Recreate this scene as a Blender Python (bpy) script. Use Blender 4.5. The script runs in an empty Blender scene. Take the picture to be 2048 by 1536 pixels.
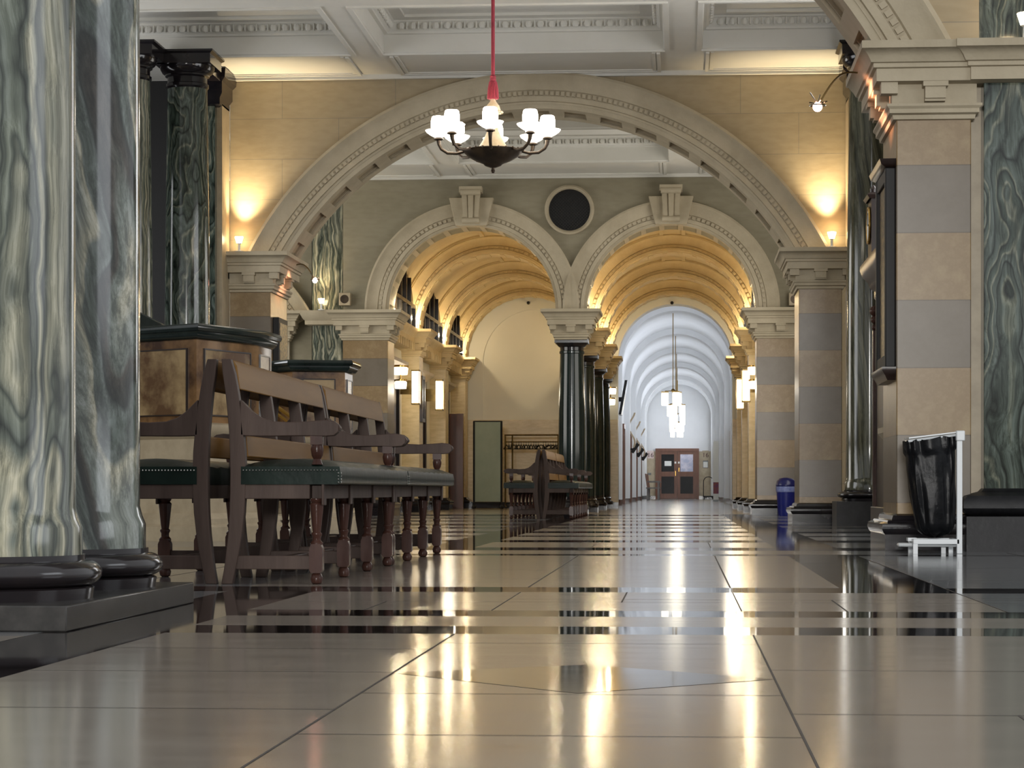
import bpy, bmesh, math, random
from math import sin, cos, pi, radians, sqrt, asin, atan2
from mathutils import Vector, Matrix
random.seed(7)
sc = bpy.context.scene
COL = sc.collection

# ------------------------------------------------------------------ camera
F, H0, VX, HC = 4700.0, 980.0, 1365.0, 0.37
TH = math.atan((VX - 1024) / F)
CT, ST = cos(TH), sin(TH)
cam = bpy.data.cameras.new('camera')
cam.sensor_width = 36.0
cam.lens = F / 2048 * 36.0
cam.shift_y = (H0 - 768) / 2048
cam.clip_start, cam.clip_end = 0.05, 300
camo = bpy.data.objects.new('camera', cam)
COL.objects.link(camo)
camo.location = (0, 0, HC)
camo.rotation_euler = (pi / 2, 0, TH)
sc.camera = camo

# ------------------------------------------------------------------ light
w = bpy.data.worlds.new('daylight')
sc.world = w
w.use_nodes = True
bg = w.node_tree.nodes['Background']
bg.inputs[0].default_value = (0.96, 0.975, 1.0, 1)
bg.inputs[1].default_value = .75
sc.view_settings.view_transform = 'Standard'
sc.view_settings.look = 'None'
sc.view_settings.gamma = 1
sc.view_settings.use_curve_mapping = False
sc.view_settings.exposure = 0.16


def area(name, loc, rot, sx, sy, power, col=(1, 1, 1)):
    l = bpy.data.lights.new(name, 'AREA')
    l.shape = 'RECTANGLE'
    l.size, l.size_y, l.energy, l.color = sx, sy, power, col
    o = bpy.data.objects.new(name, l)
    COL.objects.link(o)
    o.location, o.rotation_euler = loc, rot
    return o


def lamp(name, loc, power, col, kind='POINT', radius=0.03, parent=None, aim=None, angle=90, blend=.6):
    l = bpy.data.lights.new(name, kind)
    l.energy, l.color = power, col
    l.shadow_soft_size = radius
    if kind == 'SPOT':
        l.spot_size = radians(angle)
        l.spot_blend = blend
    o = bpy.data.objects.new(name, l)
    COL.objects.link(o)
    o.location = loc
    if aim is not None:
        o.rotation_euler = (Vector(aim) - Vector(loc)).to_track_quat('-Z', 'Y').to_euler()
    if parent is not None:
        o.parent = parent
        o.matrix_parent_inverse = Matrix.Translation(parent.location).inverted()
    return o


# frontal and right-hand daylight from outside the view; the rest is added fill
area('window_daylight', (-.4, -24.0, 4.0), (radians(92), 0, 0), 5.0, 2.0, 4300, (1, .985, .95))  # unseen frontal light, set high and narrow to stay out of reflections
area('window_daylight', (8.5, 6.0, 3.0), (0, radians(90), 0), 3.0, 4.0, 110, (.90, .95, 1))
area('window_daylight', (2.28, 20.0, 2.9), (0, radians(90), 0), 3.2, 4.5, 190, (.97, .98, 1))  # added fill before the solid right wall, to brighten the ceiling
area('window_daylight', (2.28, 31.2, 2.6), (0, radians(90), 0), 3.2, 5.0, 130, (1, .97, .90))  # added fill on the right for the bay before the twin arches
area('window_daylight', (-8.2, 31.0, 2.8), (0, radians(-90), 0), 3.2, 5.0, 200, (1, .97, .90))  # added fill from the left, lightens the side bay
area('window_daylight', (-8.2, 22.5, 2.6), (0, radians(-90), 0), 3.0, 4.0, 160, (.97, .98, 1))  # added fill from the stair side, no window built there

WARM = (1.0, .79, .48)


# ------------------------------------------------------------------ helpers
def at(px, py, Y):
    t = (px - 1024) / F
    X = Y * (t * CT - ST) / (CT + t * ST)
    D = -X * ST + Y * CT
    return X, HC + (H0 - py) * D / F


def ax(px, Y):
    return at(px, H0, Y)[0]


def az(py, Y, px=1365):
    return at(px, py, Y)[1]


def lin(h):
    h = h.lstrip('#')
    out = []
    for i in (0, 2, 4):
        c = int(h[i:i + 2], 16) / 255
        out.append(c / 12.92 if c <= .04045 else ((c + .055) / 1.055) ** 2.4)
    return (*out, 1)


def nodes(name):
    m = bpy.data.materials.new(name)
    m.use_nodes = True
    nt = m.node_tree
    return m, nt, nt.nodes['Principled BSDF']


def N(nt, t, **kw):
    n = nt.nodes.new(t)
    for k, v in kw.items():
        if k.startswith('i_'):
            n.inputs[k[2:]].default_value = v
        else:
            setattr(n, k, v)
    return n


def coords(nt, scale=(1, 1, 1), rot=(0, 0, 0), mode='Object'):
    tc = N(nt, 'ShaderNodeTexCoord')
    mp = N(nt, 'ShaderNodeMapping')
    mp.inputs['Scale'].default_value = scale
    mp.inputs['Rotation'].default_value = rot
    if mode == 'World':
        g = N(nt, 'ShaderNodeNewGeometry')
        nt.links.new(g.outputs['Position'], mp.inputs[0])
    else:
        nt.links.new(tc.outputs[mode], mp.inputs[0])
    return mp.outputs[0]


def ramp(nt, fac, stops, interp='LINEAR'):
    r = N(nt, 'ShaderNodeValToRGB')
    r.color_ramp.interpolation = interp
    el = r.color_ramp.elements
    while len(el) < len(stops):
        el.new(.5)
    for e, (p, c) in zip(el, stops):
        e.position = p
        e.color = lin(c) if isinstance(c, str) else c
    nt.links.new(fac, r.inputs[0])
    return r.outputs[0]


def mat(name, c1, c2=None, scale=4.0, rough=.5, detail=5, metal=0, bump=0.0, spec=.5, stretch=(1, 1, 1),
        lo=.35, hi=.65, mode='Object', bscale=None, coat=0, rrange=None):
    m, nt, b = nodes(name)
    b.inputs['Roughness'].default_value = rough
    b.inputs['Metallic'].default_value = metal
    b.inputs['Specular IOR Level'].default_value = spec
    b.inputs['Coat Weight'].default_value = coat
    b.inputs['Coat Roughness'].default_value = .1
    if c2 is None:
        b.inputs['Base Color'].default_value = lin(c1)
        if not bump:
            return m
    v = coords(nt, stretch, mode=mode)
    nz = N(nt, 'ShaderNodeTexNoise')
    nz.inputs['Scale'].default_value = scale
    nz.inputs['Detail'].default_value = detail
    nz.inputs['Roughness'].default_value = .6
    nt.links.new(v, nz.inputs['Vector'])
    if c2 is not None:
        nt.links.new(ramp(nt, nz.outputs['Fac'], [(lo, c1), (hi, c2)]), b.inputs['Base Color'])
    if rrange:
        mr = N(nt, 'ShaderNodeMapRange')
        mr.inputs['To Min'].default_value, mr.inputs['To Max'].default_value = rrange
        nt.links.new(nz.outputs['Fac'], mr.inputs[0])
        nt.links.new(mr.outputs[0], b.inputs['Roughness'])
    if bump:
        bp = N(nt, 'ShaderNodeBump')
        bp.inputs['Strength'].default_value = bump
        bp.inputs['Distance'].default_value = .02
        if bscale:
            n2 = N(nt, 'ShaderNodeTexNoise')
            n2.inputs['Scale'].default_value = bscale
            n2.inputs['Detail'].default_value = 4
            nt.links.new(v, n2.inputs['Vector'])
            nt.links.new(n2.outputs['Fac'], bp.inputs['Height'])
        else:
            nt.links.new(nz.outputs['Fac'], bp.inputs['Height'])
        nt.links.new(bp.outputs[0], b.inputs['Normal'])
    return m


def emit(name, c, s, c2=None):
    m, nt, b = nodes(name)
    b.inputs['Base Color'].default_value = lin(c)
    b.inputs['Emission Color'].default_value = lin(c)
    b.inputs['Emission Strength'].default_value = s
    b.inputs['Roughness'].default_value = .3
    return m


def cipollino(name, freq=6, zs=.16, warp=.5, tilt=0.0, stops=None, rough=.12, scale=1.6, ofs=0.0, wz=.3):
    """banded green marble: contour lines of a stretched, warped noise"""
    m, nt, b = nodes(name)
    b.inputs['Roughness'].default_value = rough
    v = coords(nt, (1, 1, 1), (0, tilt, 0))
    sep = N(nt, 'ShaderNodeMapping')
    sep.inputs['Location'].default_value = (ofs, ofs * .7, ofs * .3)
    nt.links.new(v, sep.inputs[0])
    wn = N(nt, 'ShaderNodeTexNoise')
    wn.inputs['Scale'].default_value = 2.2
    wn.inputs['Detail'].default_value = 3
    mz = N(nt, 'ShaderNodeMapping')
    mz.inputs['Scale'].default_value = (1, 1, wz)
    nt.links.new(sep.outputs[0], mz.inputs[0])
    nt.links.new(mz.outputs[0], wn.inputs['Vector'])
    mul = N(nt, 'ShaderNodeVectorMath', operation='SCALE')
    mul.inputs['Scale'].default_value = warp
    sub = N(nt, 'ShaderNodeVectorMath', operation='SUBTRACT')
    sub.inputs[1].default_value = (.5, .5, .5)
    nt.links.new(wn.outputs['Color'], sub.inputs[0])
    nt.links.new(sub.outputs[0], mul.inputs[0])
    mz2 = N(nt, 'ShaderNodeMapping')
    mz2.inputs['Scale'].default_value = (1, 1, zs)
    nt.links.new(sep.outputs[0], mz2.inputs[0])
    ad = N(nt, 'ShaderNodeVectorMath', operation='ADD')
    nt.links.new(mz2.outputs[0], ad.inputs[0])
    nt.links.new(mul.outputs[0], ad.inputs[1])
    n1 = N(nt, 'ShaderNodeTexNoise')
    n1.inputs['Scale'].default_value = scale
    n1.inputs['Detail'].default_value = 1.5
    n1.inputs['Roughness'].default_value = .45
    nt.links.new(ad.outputs[0], n1.inputs['Vector'])
    mm = N(nt, 'ShaderNodeMath', operation='MULTIPLY')
    mm.inputs[1].default_value = freq
    nt.links.new(n1.outputs['Fac'], mm.inputs[0])
    fr = N(nt, 'ShaderNodeMath', operation='FRACT')
    nt.links.new(mm.outputs[0], fr.inputs[0])
    stops = stops or [(0, '#8b9080'), (.12, '#adab98'), (.30, '#8a9484'), (.40, '#4d5a50'), (.46, '#8a9585'),
                      (.60, '#6a786d'), (.66, '#2f3a34'), (.72, '#6f7f76'), (.84, '#99a08f'), (.93, '#3c4740'), (1, '#8b9080')]
    c = ramp(nt, fr.outputs[0], stops)
    # fine streaks
    mz3 = N(nt, 'ShaderNodeMapping')
    mz3.inputs['Scale'].default_value = (1, 1, zs * .8)
    nt.links.new(ad.outputs[0], mz3.inputs[0])
    n3 = N(nt, 'ShaderNodeTexNoise')
    n3.inputs['Scale'].default_value = 30
    n3.inputs['Detail'].default_value = 7
    n3.inputs['Roughness'].default_value = .75
    nt.links.new(mz3.outputs[0], n3.inputs['Vector'])
    mx = N(nt, 'ShaderNodeMix', data_type='RGBA', blend_type='MULTIPLY')
    mx.inputs[0].default_value = .85
    nt.links.new(c, mx.inputs[6])
    nt.links.new(ramp(nt, n3.outputs['Fac'], [(.40, '#6f756f'), (.50, '#c2c4bc'), (.60, '#ffffff')]), mx.inputs[7])
    nt.links.new(mx.outputs[2], b.inputs['Base Color'])
    return m


def courses(name, a1, a2, b1, b2, h=.405, rough=.28):
    """alternating stone courses by height"""
    m, nt, b = nodes(name)
    g = N(nt, 'ShaderNodeNewGeometry')
    sx = N(nt, 'ShaderNodeSeparateXYZ')
    nt.links.new(g.outputs['Position'], sx.inputs[0])
    d = N(nt, 'ShaderNodeMath', operation='DIVIDE')
    d.inputs[1].default_value = h * 2
    nt.links.new(sx.outputs[2], d.inputs[0])
    ofs = N(nt, 'ShaderNodeMath', operation='ADD')
    ofs.inputs[1].default_value = 10.144
    nt.links.new(d.outputs[0], ofs.inputs[0])
    fr = N(nt, 'ShaderNodeMath', operation='FRACT')
    nt.links.new(ofs.outputs[0], fr.inputs[0])
    sel = ramp(nt, fr.outputs[0], [(0, (0, 0, 0, 1)), (.5, (1, 1, 1, 1))], 'CONSTANT')
    nz = N(nt, 'ShaderNodeTexNoise')
    nz.inputs['Scale'].default_value = 5
    nz.inputs['Detail'].default_value = 8
    nz.inputs['Roughness'].default_value = .7
    nt.links.new(g.outputs['Position'], nz.inputs['Vector'])
    ca = ramp(nt, nz.outputs['Fac'], [(.3, a1), (.5, a2), (.72, a1)])
    cb = ramp(nt, nz.outputs['Fac'], [(.3, b1), (.7, b2)])
    mx = N(nt, 'ShaderNodeMix', data_type='RGBA')
    nt.links.new(sel, mx.inputs[0])
    nt.links.new(ca, mx.inputs[6])
    nt.links.new(cb, mx.inputs[7])
    # thin joint at each course
    d2 = N(nt, 'ShaderNodeMath', operation='MULTIPLY')
    d2.inputs[1].default_value = 2
    nt.links.new(ofs.outputs[0], d2.inputs[0])
    f2 = N(nt, 'ShaderNodeMath', operation='FRACT')
    nt.links.new(d2.outputs[0], f2.inputs[0])
    jt = ramp(nt, f2.outputs[0], [(0, '#8a8580'), (.012, '#ffffff'), (.988, '#ffffff'), (1, '#8a8580')])
    m2 = N(nt, 'ShaderNodeMix', data_type='RGBA', blend_type='MULTIPLY')
    m2.inputs[0].default_value = .8
    nt.links.new(mx.outputs[2], m2.inputs[6])
    nt.links.new(jt, m2.inputs[7])
    nt.links.new(m2.outputs[2], b.inputs['Base Color'])
    b.inputs['Roughness'].default_value = rough
    b.inputs['Specular IOR Level'].default_value = .35
    return m


def ashlar(name, c1, c2, bw=1.1, bh=.42, rough=.75, mortar='#8d8473', axis='XZ'):
    m, nt, b = nodes(name)
    g = N(nt, 'ShaderNodeNewGeometry')
    sx = N(nt, 'ShaderNodeSeparateXYZ')
    nt.links.new(g.outputs['Position'], sx.inputs[0])
    cb = N(nt, 'ShaderNodeCombineXYZ')
    nt.links.new(sx.outputs[0 if axis[0] == 'X' else 1], cb.inputs[0])
    nt.links.new(sx.outputs[2], cb.inputs[1])
    br = N(nt, 'ShaderNodeTexBrick')
    br.inputs['Scale'].default_value = 1
    br.inputs['Brick Width'].default_value = bw
    br.inputs['Row Height'].default_value = bh
    br.inputs['Mortar Size'].default_value = .004
    br.inputs['Mortar Smooth'].default_value = .3
    br.inputs['Color1'].default_value = lin(c1)
    br.inputs['Color2'].default_value = lin(c2)
    br.inputs['Mortar'].default_value = lin(mortar)
    nt.links.new(cb.outputs[0], br.inputs['Vector'])
    nz = N(nt, 'ShaderNodeTexNoise')
    nz.inputs['Scale'].default_value = 6
    nz.inputs['Detail'].default_value = 8
    nt.links.new(coords(nt, (1, 1, 3), mode='World'), nz.inputs['Vector'])
    mx = N(nt, 'ShaderNodeMix', data_type='RGBA', blend_type='MULTIPLY')
    mx.inputs[0].default_value = .22
    nt.links.new(br.outputs['Color'], mx.inputs[6])
    nt.links.new(ramp(nt, nz.outputs['Fac'], [(.35, '#c9c2b6'), (.6, '#ffffff')]), mx.inputs[7])
    nt.links.new(mx.outputs[2], b.inputs['Base Color'])
    bp = N(nt, 'ShaderNodeBump')
    bp.inputs['Strength'].default_value = .15
    bp.inputs['Distance'].default_value = .01
    nt.links.new(nz.outputs['Fac'], bp.inputs['Height'])
    nt.links.new(bp.outputs[0], b.inputs['Normal'])
    b.inputs['Roughness'].default_value = rough
    return m


MT = {}
MT['white'] = mat('white_ceiling_paint', '#d8d6cf', '#d2d0c8', 2, .7)
MT['stone'] = mat('carved_stone', '#a89c84', '#b6aa92', 3, .7, bump=.15, bscale=40, mode='World')
MT['lamplit_stone'] = mat('vault_stone', '#c4af86', '#cfbd95', 4, .7, bump=.15, bscale=30, mode='World')  # stone with the warm lamplight of the vaults put into its base colour
MT['wallB'] = ashlar('tan_ashlar', '#ab9c80', '#a5967a', 1.3, .46)
MT['wallC'] = ashlar('grey_ashlar', '#8f8873', '#8a836e', 1.15, .405)
MT['pier'] = courses('banded_stone', '#97835f', '#826b4a', '#665c4d', '#71675a', h=.411)
MT['marbleA'] = cipollino('green_marble_upright', 9, .05, .16, scale=3.4, ofs=3.1, wz=.7, rough=.16,
                          stops=[(0, '#7a7d73'), (.10, '#b0ad9a'), (.22, '#8a8c7f'), (.28, '#4a514b'), (.33, '#7d8378'),
                                 (.46, '#6b726a'), (.52, '#3a403c'), (.57, '#6b726a'), (.70, '#bcb7a1'), (.80, '#9a9a8a'), (.88, '#4a514b'), (1, '#7a7d73')])
MT['marbleB'] = cipollino('green_marble_diagonal', 6, .12, .22, tilt=radians(22), scale=2.4, ofs=5.4, wz=.5,
                          stops=[(0, '#828a84'), (.15, '#989d96'), (.3, '#c2bda9'), (.36, '#6a726d'), (.5, '#566059'),
                                 (.62, '#737c78'), (.68, '#2f3531'), (.85, '#4f4a43'), (.95, '#7d847e'), (1, '#737b75')])
MT['marbleC'] = cipollino('green_marble_folded', 11, .16, .50, scale=1.5, ofs=1.7, wz=.5,
                          stops=[(0, '#4f5852'), (.18, '#66706a'), (.26, '#262d29'), (.33, '#4e5852'), (.5, '#616b64'), (.56, '#828677'), (.62, '#2d3430'),
                                 (.72, '#455049'), (.85, '#59635b'), (.92, '#8d8f80'), (1, '#4f5852')])
MT['marbleD'] = cipollino('olive_marble', 7, .06, .18, tilt=radians(7), scale=1.6, ofs=8.2,
                          stops=[(0, '#5c5c4f'), (.3, '#6b6a5a'), (.38, '#34372f'), (.46, '#5f6153'), (.7, '#6f6e5d'), (.78, '#3d4138'), (.86, '#636454'), (1, '#5c5c4f')])
MT['black'] = mat('black_marble', '#17161a', '#241f20', 5, .14, detail=8)
MT['blackgreen'] = mat('black_green_marble', '#141c1b', '#26312f', 3, .13, detail=8, stretch=(1, 1, .3))
MT['blackstone'] = mat('worn_black_stone', '#18181a', '#232325', 12, .45, bump=.1, spec=.25)
MT['plinth'] = mat('dark_plinth_stone', '#2b2a29', '#3d3b39', 14, .25, spec=.3, detail=10)
MT['onyx'] = mat('brown_onyx', '#3b2416', '#8a6842', 2.2, .18, detail=6, lo=.40, hi=.62)
MT['onyxpale'] = mat('pale_onyx', '#5f4630', '#a89069', 2.6, .18, detail=6, lo=.36, hi=.58)
MT['travertine'] = mat('beige_travertine', '#a3947a', '#b5a68b', 6, .4, detail=8)
MT['yellowstone'] = mat('yellow_travertine', '#bca97f', '#cfbd95', 5, .35, detail=8, stretch=(1, 1, 4))
MT['cream'] = mat('cream_paint', '#dad8cc', '#d6d4c7', 1.5, .6)
MT['whitewall'] = mat('white_wall_paint', '#e2e3e3', '#dcdddd', 1.5, .6)
MT['wood'] = mat('old_oak', '#3a2e29', '#52443d', 9, .5, spec=.14, detail=8, stretch=(1, 1, .12), bump=.2, lo=.3, hi=.7)
MT['woodrail'] = mat('worn_oak_rail', '#66461f', '#7f5d30', 7, .5, spec=.12, detail=8, stretch=(1, .1, 1), lo=.3, hi=.7)
MT['turned'] = mat('polished_turned_oak', '#35201a', '#4b322a', 10, .25, detail=6, spec=.16, stretch=(1, 1, .2))
MT['darkwood'] = mat('dark_mahogany', '#1c1310', '#2a1c17', 8, .28, detail=6, stretch=(1, 1, .2))
MT['doorwood'] = mat('red_brown_door_wood', '#5b3420', '#6b402a', 8, .35, detail=6, stretch=(1, 1, .15))
MT['leather'] = mat('dark_green_leather', '#111b17', '#18241f', 7, .34, spec=.07, bump=.12, detail=4)
MT['brass'] = mat('brass', '#b8934e', None, rough=.25, metal=1)
MT['brassdark'] = mat('old_brass', '#6d5a38', '#8a7448', 8, .35, metal=1)
MT['bronze'] = mat('bronze', '#4a4038', '#5d5144', 10, .35, metal=.8)
MT['silver'] = mat('nickel_studs', '#c8c8c0', None, rough=.2, metal=1)
MT['red'] = mat('red_rope', '#7d2433', '#95303f', 40, .8, stretch=(1, 1, .3))
MT['gildedwhite'] = mat('pale_gilded_plaster', '#cdbfa6', '#bda888', 12, .5)
MT['whitemetal'] = mat('white_enamel', '#d5d9db', None, rough=.3)
MT['bag'] = mat('black_polythene', '#0b0c0e', '#121316', 6, .34, bump=.5, bscale=6, spec=.16)
MT['bluebin'] = mat('blue_plastic', '#141d6b', '#17217a', 5, .35)
MT['bluelid'] = mat('dark_blue_plastic', '#10164f', '#131a5c', 5, .3)
MT['liner'] = mat('clear_liner', '#6a76b0', '#8a95c4', 20, .25, bump=.3)
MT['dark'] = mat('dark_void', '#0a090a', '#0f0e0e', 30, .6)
MT['glassdark'] = mat('dark_glass', '#0d0e10', '#15171a', 2, .2, spec=.05)
MT['glassblue'] = mat('bluish_glass', '#6f7899', '#a9a7bd', 3, .12, spec=.12, lo=.4, hi=.6)
MT['screen'] = mat('grey_green_fabric', '#9aa896', '#a4b1a0', 3, .7)
MT['paper'] = mat('paper', '#e2e2dc', None, rough=.7)
MT['pink'] = mat('pale_pink_paper', '#d9c7c0', None, rough=.7)
MT['grey'] = mat('grey_metal', '#6d6f70', None, rough=.4, metal=.6)
MT['ink'] = mat('dark_red_ink', '#4a2522', None, rough=.6)
MT['purple'] = mat('purple_print', '#6b2a5c', '#8a4a2c', 14, .5)
MT['wavewood'] = mat('pale_wave_wood', '#b7a488', '#c4b397', 4, .5, stretch=(1, 1, .2))
MT['gilt'] = mat('gilt_lettering_panel', '#3a2c18', '#8d7442', 26, .4, detail=3, lo=.45, hi=.6)
MT['shade'] = emit('lit_opal_glass', '#fff3df', 15)
MT['dish'] = emit('lit_glass_dish', '#fbf3e4', 2.2)
MT['lantern'] = emit('lit_lantern_glass', '#ffe6bd', 4.5)
MT['pendant'] = emit('lit_pendant_glass', '#fff6de', 2.6)
MT['bulb'] = emit('warm_bulb', '#ffe2b0', 30)
MT['pinkbulb'] = emit('reddish_bulb', '#ffb09a', 30)
MT['sky'] = emit('daylight_pane', '#dfe8ff', 2.5)


class MB:
    def __init__(s):
        s.v, s.f, s.m = [], [], []
        s.mi = 0

    def add(s, vs, fs):
        o = len(s.v)
        s.v += [tuple(v) for v in vs]
        s.f += [tuple(o + i for i in f) for f in fs]
        s.m += [s.mi] * len(fs)
        return s

    def box(s, x0, x1, y0, y1, z0, z1):
        return s.add([(x0, y0, z0), (x1, y0, z0), (x1, y1, z0), (x0, y1, z0), (x0, y0, z1), (x1, y0, z1), (x1, y1, z1), (x0, y1, z1)],
                     [(3, 2, 1, 0), (4, 5, 6, 7), (0, 1, 5, 4), (1, 2, 6, 5), (2, 3, 7, 6), (3, 0, 4, 7)])

    def quad(s, a, b, c, d):
        return s.add([a, b, c, d], [(0, 1, 2, 3)])

    def prism(s, pts, axis, a, b):
        """pts in the two axes other than `axis`, extruded from a to b"""
        def P(p, t):
            if axis == 'y':
                return (p[0], t, p[1])
            if axis == 'x':
                return (t, p[0], p[1])
            return (p[0], p[1], t)
        n = len(pts)
        vs = [P(p, a) for p in pts] + [P(p, b) for p in pts]
        fs = [tuple(range(n))[::-1], tuple(range(n, 2 * n))] + [(i, (i + 1) % n, n + (i + 1) % n, n + i) for i in range(n)]
        return s.add(vs, fs)

    def strip(s, left, right, axis, a, b):
        """band between two 2D polylines of equal length, extruded: one quad chain (for concave outlines)"""
        def P(p, t):
            return (p[0], t, p[1]) if axis == 'y' else (t, p[0], p[1]) if axis == 'x' else (p[0], p[1], t)
        n = len(left)
        vs = []
        for l, r in zip(left, right):
            vs += [P(l, a), P(r, a), P(r, b), P(l, b)]
        fs = [(0, 1, 2, 3), tuple(4 * n - 4 + k for k in (3, 2, 1, 0))]
        for i in range(n - 1):
            for k in range(4):
                fs.append((4 * i + k, 4 * i + (k + 1) % 4, 4 * i + 4 + (k + 1) % 4, 4 * i + 4 + k))
        return s.add(vs, fs)

    def rect(s, x0, x1, y0, y1, prof, top=False, bot=False):
        vs, fs = [], []
        for o, z in prof:
            vs += [(x0 - o, y0 - o, z), (x1 + o, y0 - o, z), (x1 + o, y1 + o, z), (x0 - o, y1 + o, z)]
        for i in range(len(prof) - 1):
            for k in range(4):
                a, b2 = i * 4 + k, i * 4 + (k + 1) % 4
                fs.append((a, b2, b2 + 4, a + 4))
        if bot:
            fs.append((3, 2, 1, 0))
        if top:
            n = len(prof) * 4 - 4
            fs.append((n, n + 1, n + 2, n + 3))
        return s.add(vs, fs)

    def lathe(s, prof, cx=0, cy=0, seg=24, arc=2 * pi, sq=None):
        vs, fs = [], []
        n = len(prof)
        for i in range(seg):
            a = 2 * pi * i / seg
            for r, z in prof:
                vs.append((cx + r * cos(a), cy + r * sin(a), z))
        for i in range(seg):
            j = (i + 1) % seg
            for k in range(n - 1):
                fs.append((i * n + k, j * n + k, j * n + k + 1, i * n + k + 1))
        if prof[0][0] > 1e-6:
            fs.append(tuple(i * n for i in range(seg))[::-1])
        if prof[-1][0] > 1e-6:
            fs.append(tuple(i * n + n - 1 for i in range(seg)))
        return s.add(vs, fs)

    def tube(s, path, r, seg=8, close=False):
        P = [Vector(p) for p in path]
        n = len(P)
        rs = r if isinstance(r, (list, tuple)) else [r] * n
        vs, fs = [], []
        up = None
        for i, p in enumerate(P):
            if close:
                t = P[(i + 1) % n] - P[i - 1]
            else:
                t = P[min(i + 1, n - 1)] - P[max(i - 1, 0)]
            t.normalize()
            if up is None:
                up = Vector((0, 0, 1)) if abs(t.z) < .9 else Vector((1, 0, 0))
            a = t.cross(up).normalized()
            b2 = a.cross(t).normalized()
            up = b2
            for k in range(seg):
                q = 2 * pi * k / seg
                vs.append(p + (a * cos(q) + b2 * sin(q)) * rs[i])
        for i in range(n if close else n - 1):
            j = (i + 1) % n
            for k in range(seg):
                l = (k + 1) % seg
                fs.append((i * seg + k, i * seg + l, j * seg + l, j * seg + k))
        if not close:
            fs.append(tuple(range(seg))[::-1])
            fs.append(tuple((n - 1) * seg + k for k in range(seg)))
        return s.add(vs, fs)

    def ball(s, c, rx, ry=None, rz=None, seg=10, rings=6):
        ry = ry or rx
        rz = rz or rx
        vs, fs = [], []
        for i in range(rings + 1):
            a = -pi / 2 + pi * i / rings
            for k in range(seg):
                q = 2 * pi * k / seg
                vs.append((c[0] + rx * cos(a) * cos(q), c[1] + ry * cos(a) * sin(q), c[2] + rz * sin(a)))
        for i in range(rings):
            for k in range(seg):
                l = (k + 1) % seg
                fs.append((i * seg + k, i * seg + l, (i + 1) * seg + l, (i + 1) * seg + k))
        return s.add(vs, fs)

    def arc(s, cx, cz, y0, prof, p0, p1, n=40, closed=True):
        """sweep a (radius, dy) profile along an arc in the XZ plane; angles from +X"""
        vs, fs = [], []
        k = len(prof)
        for i in range(n + 1):
            a = p0 + (p1 - p0) * i / n
            for r, d in prof:
                vs.append((cx + r * cos(a), y0 + d, cz + r * sin(a)))
        for i in range(n):
            for j in range(k if closed else k - 1):
                l = (j + 1) % k
                fs.append((i * k + j, i * k + l, (i + 1) * k + l, (i + 1) * k + j))
        if closed:
            fs.append(tuple(range(k)))
            fs.append(tuple(n * k + j for j in range(k))[::-1])
        return s.add(vs, fs)

    def archwall(s, y0, y1, xl, xr, zb, zt, arches, n=48):
        """wall slab over one or more arched openings that spring at or below zb"""
        segs = []
        x = xl
        for cx, cz, R in arches:
            hw = sqrt(max(R * R - max(zb - cz, 0) ** 2, 0))
            segs.append(('r', x, cx - hw))
            segs.append(('a', cx, cz, R, hw))
            x = cx + hw
        segs.append(('r', x, xr))
        for g in segs:
            if g[0] == 'r':
                if g[2] - g[1] > 1e-4:
                    s.box(g[1], g[2], y0, y1, zb, zt)
            else:
                _, cx, cz, R, hw = g
                a0 = atan2(max(zb - cz, 0), hw)
                pts = [(cx + R * cos(a), cz + R * sin(a)) for a in [pi - a0 - (pi - 2 * a0) * i / n for i in range(n + 1)]]
                vs, fs = [], []
                for (px, pz) in pts:
                    vs += [(px, y0, pz), (px, y0, zt), (px, y1, pz), (px, y1, zt)]
                for i in range(n):
                    a, b2 = i * 4, i * 4 + 4
                    fs += [(a, b2, b2 + 1, a + 1), (a + 2, a + 3, b2 + 3, b2 + 2), (a, a + 2, b2 + 2, b2), (a + 1, b2 + 1, b2 + 3, a + 3)]
                s.add(vs, fs)
        return s

    def build(s, name, mats, parent=None, loc=(0, 0, 0), smooth=38, bevel=0, rz=0):
        me = bpy.data.meshes.new(name)
        me.from_pydata([tuple(v) for v in s.v], [], s.f)
        mats = mats if isinstance(mats, (list, tuple)) else [mats]
        for m in mats:
            me.materials.append(MT[m] if isinstance(m, str) else m)
        for p, i in zip(me.polygons, s.m):
            p.material_index = min(i, len(mats) - 1)
        bm = bmesh.new()
        bm.from_mesh(me)
        bmesh.ops.recalc_face_normals(bm, faces=bm.faces)
        bm.to_mesh(me)
        bm.free()
        if smooth:
            me.shade_smooth()
            me.set_sharp_from_angle(angle=radians(smooth))
        o = bpy.data.objects.new(name, me)
        COL.objects.link(o)
        o.location = loc
        o.rotation_euler = (0, 0, rz)
        if parent is not None:
            o.parent = parent
        if bevel:
            b = o.modifiers.new('edge', 'BEVEL')
            b.width, b.segments, b.limit_method, b.angle_limit = bevel, 2, 'ANGLE', radians(40)
        return o


def tag(o, label, cat, group=None, kind=None):
    o['label'] = label
    o['category'] = cat
    if group:
        o['group'] = group
    if kind:
        o['kind'] = kind
    return o


def thing(name, label, cat, loc=(0, 0, 0), group=None, rz=0):
    o = bpy.data.objects.new(name, None)
    o.empty_display_size = .1
    COL.objects.link(o)
    o.location = loc
    o.rotation_euler = (0, 0, rz)
    return tag(o, label, cat, group)


def struct(name, mb, m, parent=None, label=None, cat=None, smooth=38, bevel=0):
    o = mb.build(name, m, parent, smooth=smooth, bevel=bevel)
    if parent is None:
        o['kind'] = 'structure'
        o['label'] = label or name.replace('_', ' ')
        o['category'] = cat or name.split('_')[0]
    return o


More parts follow.
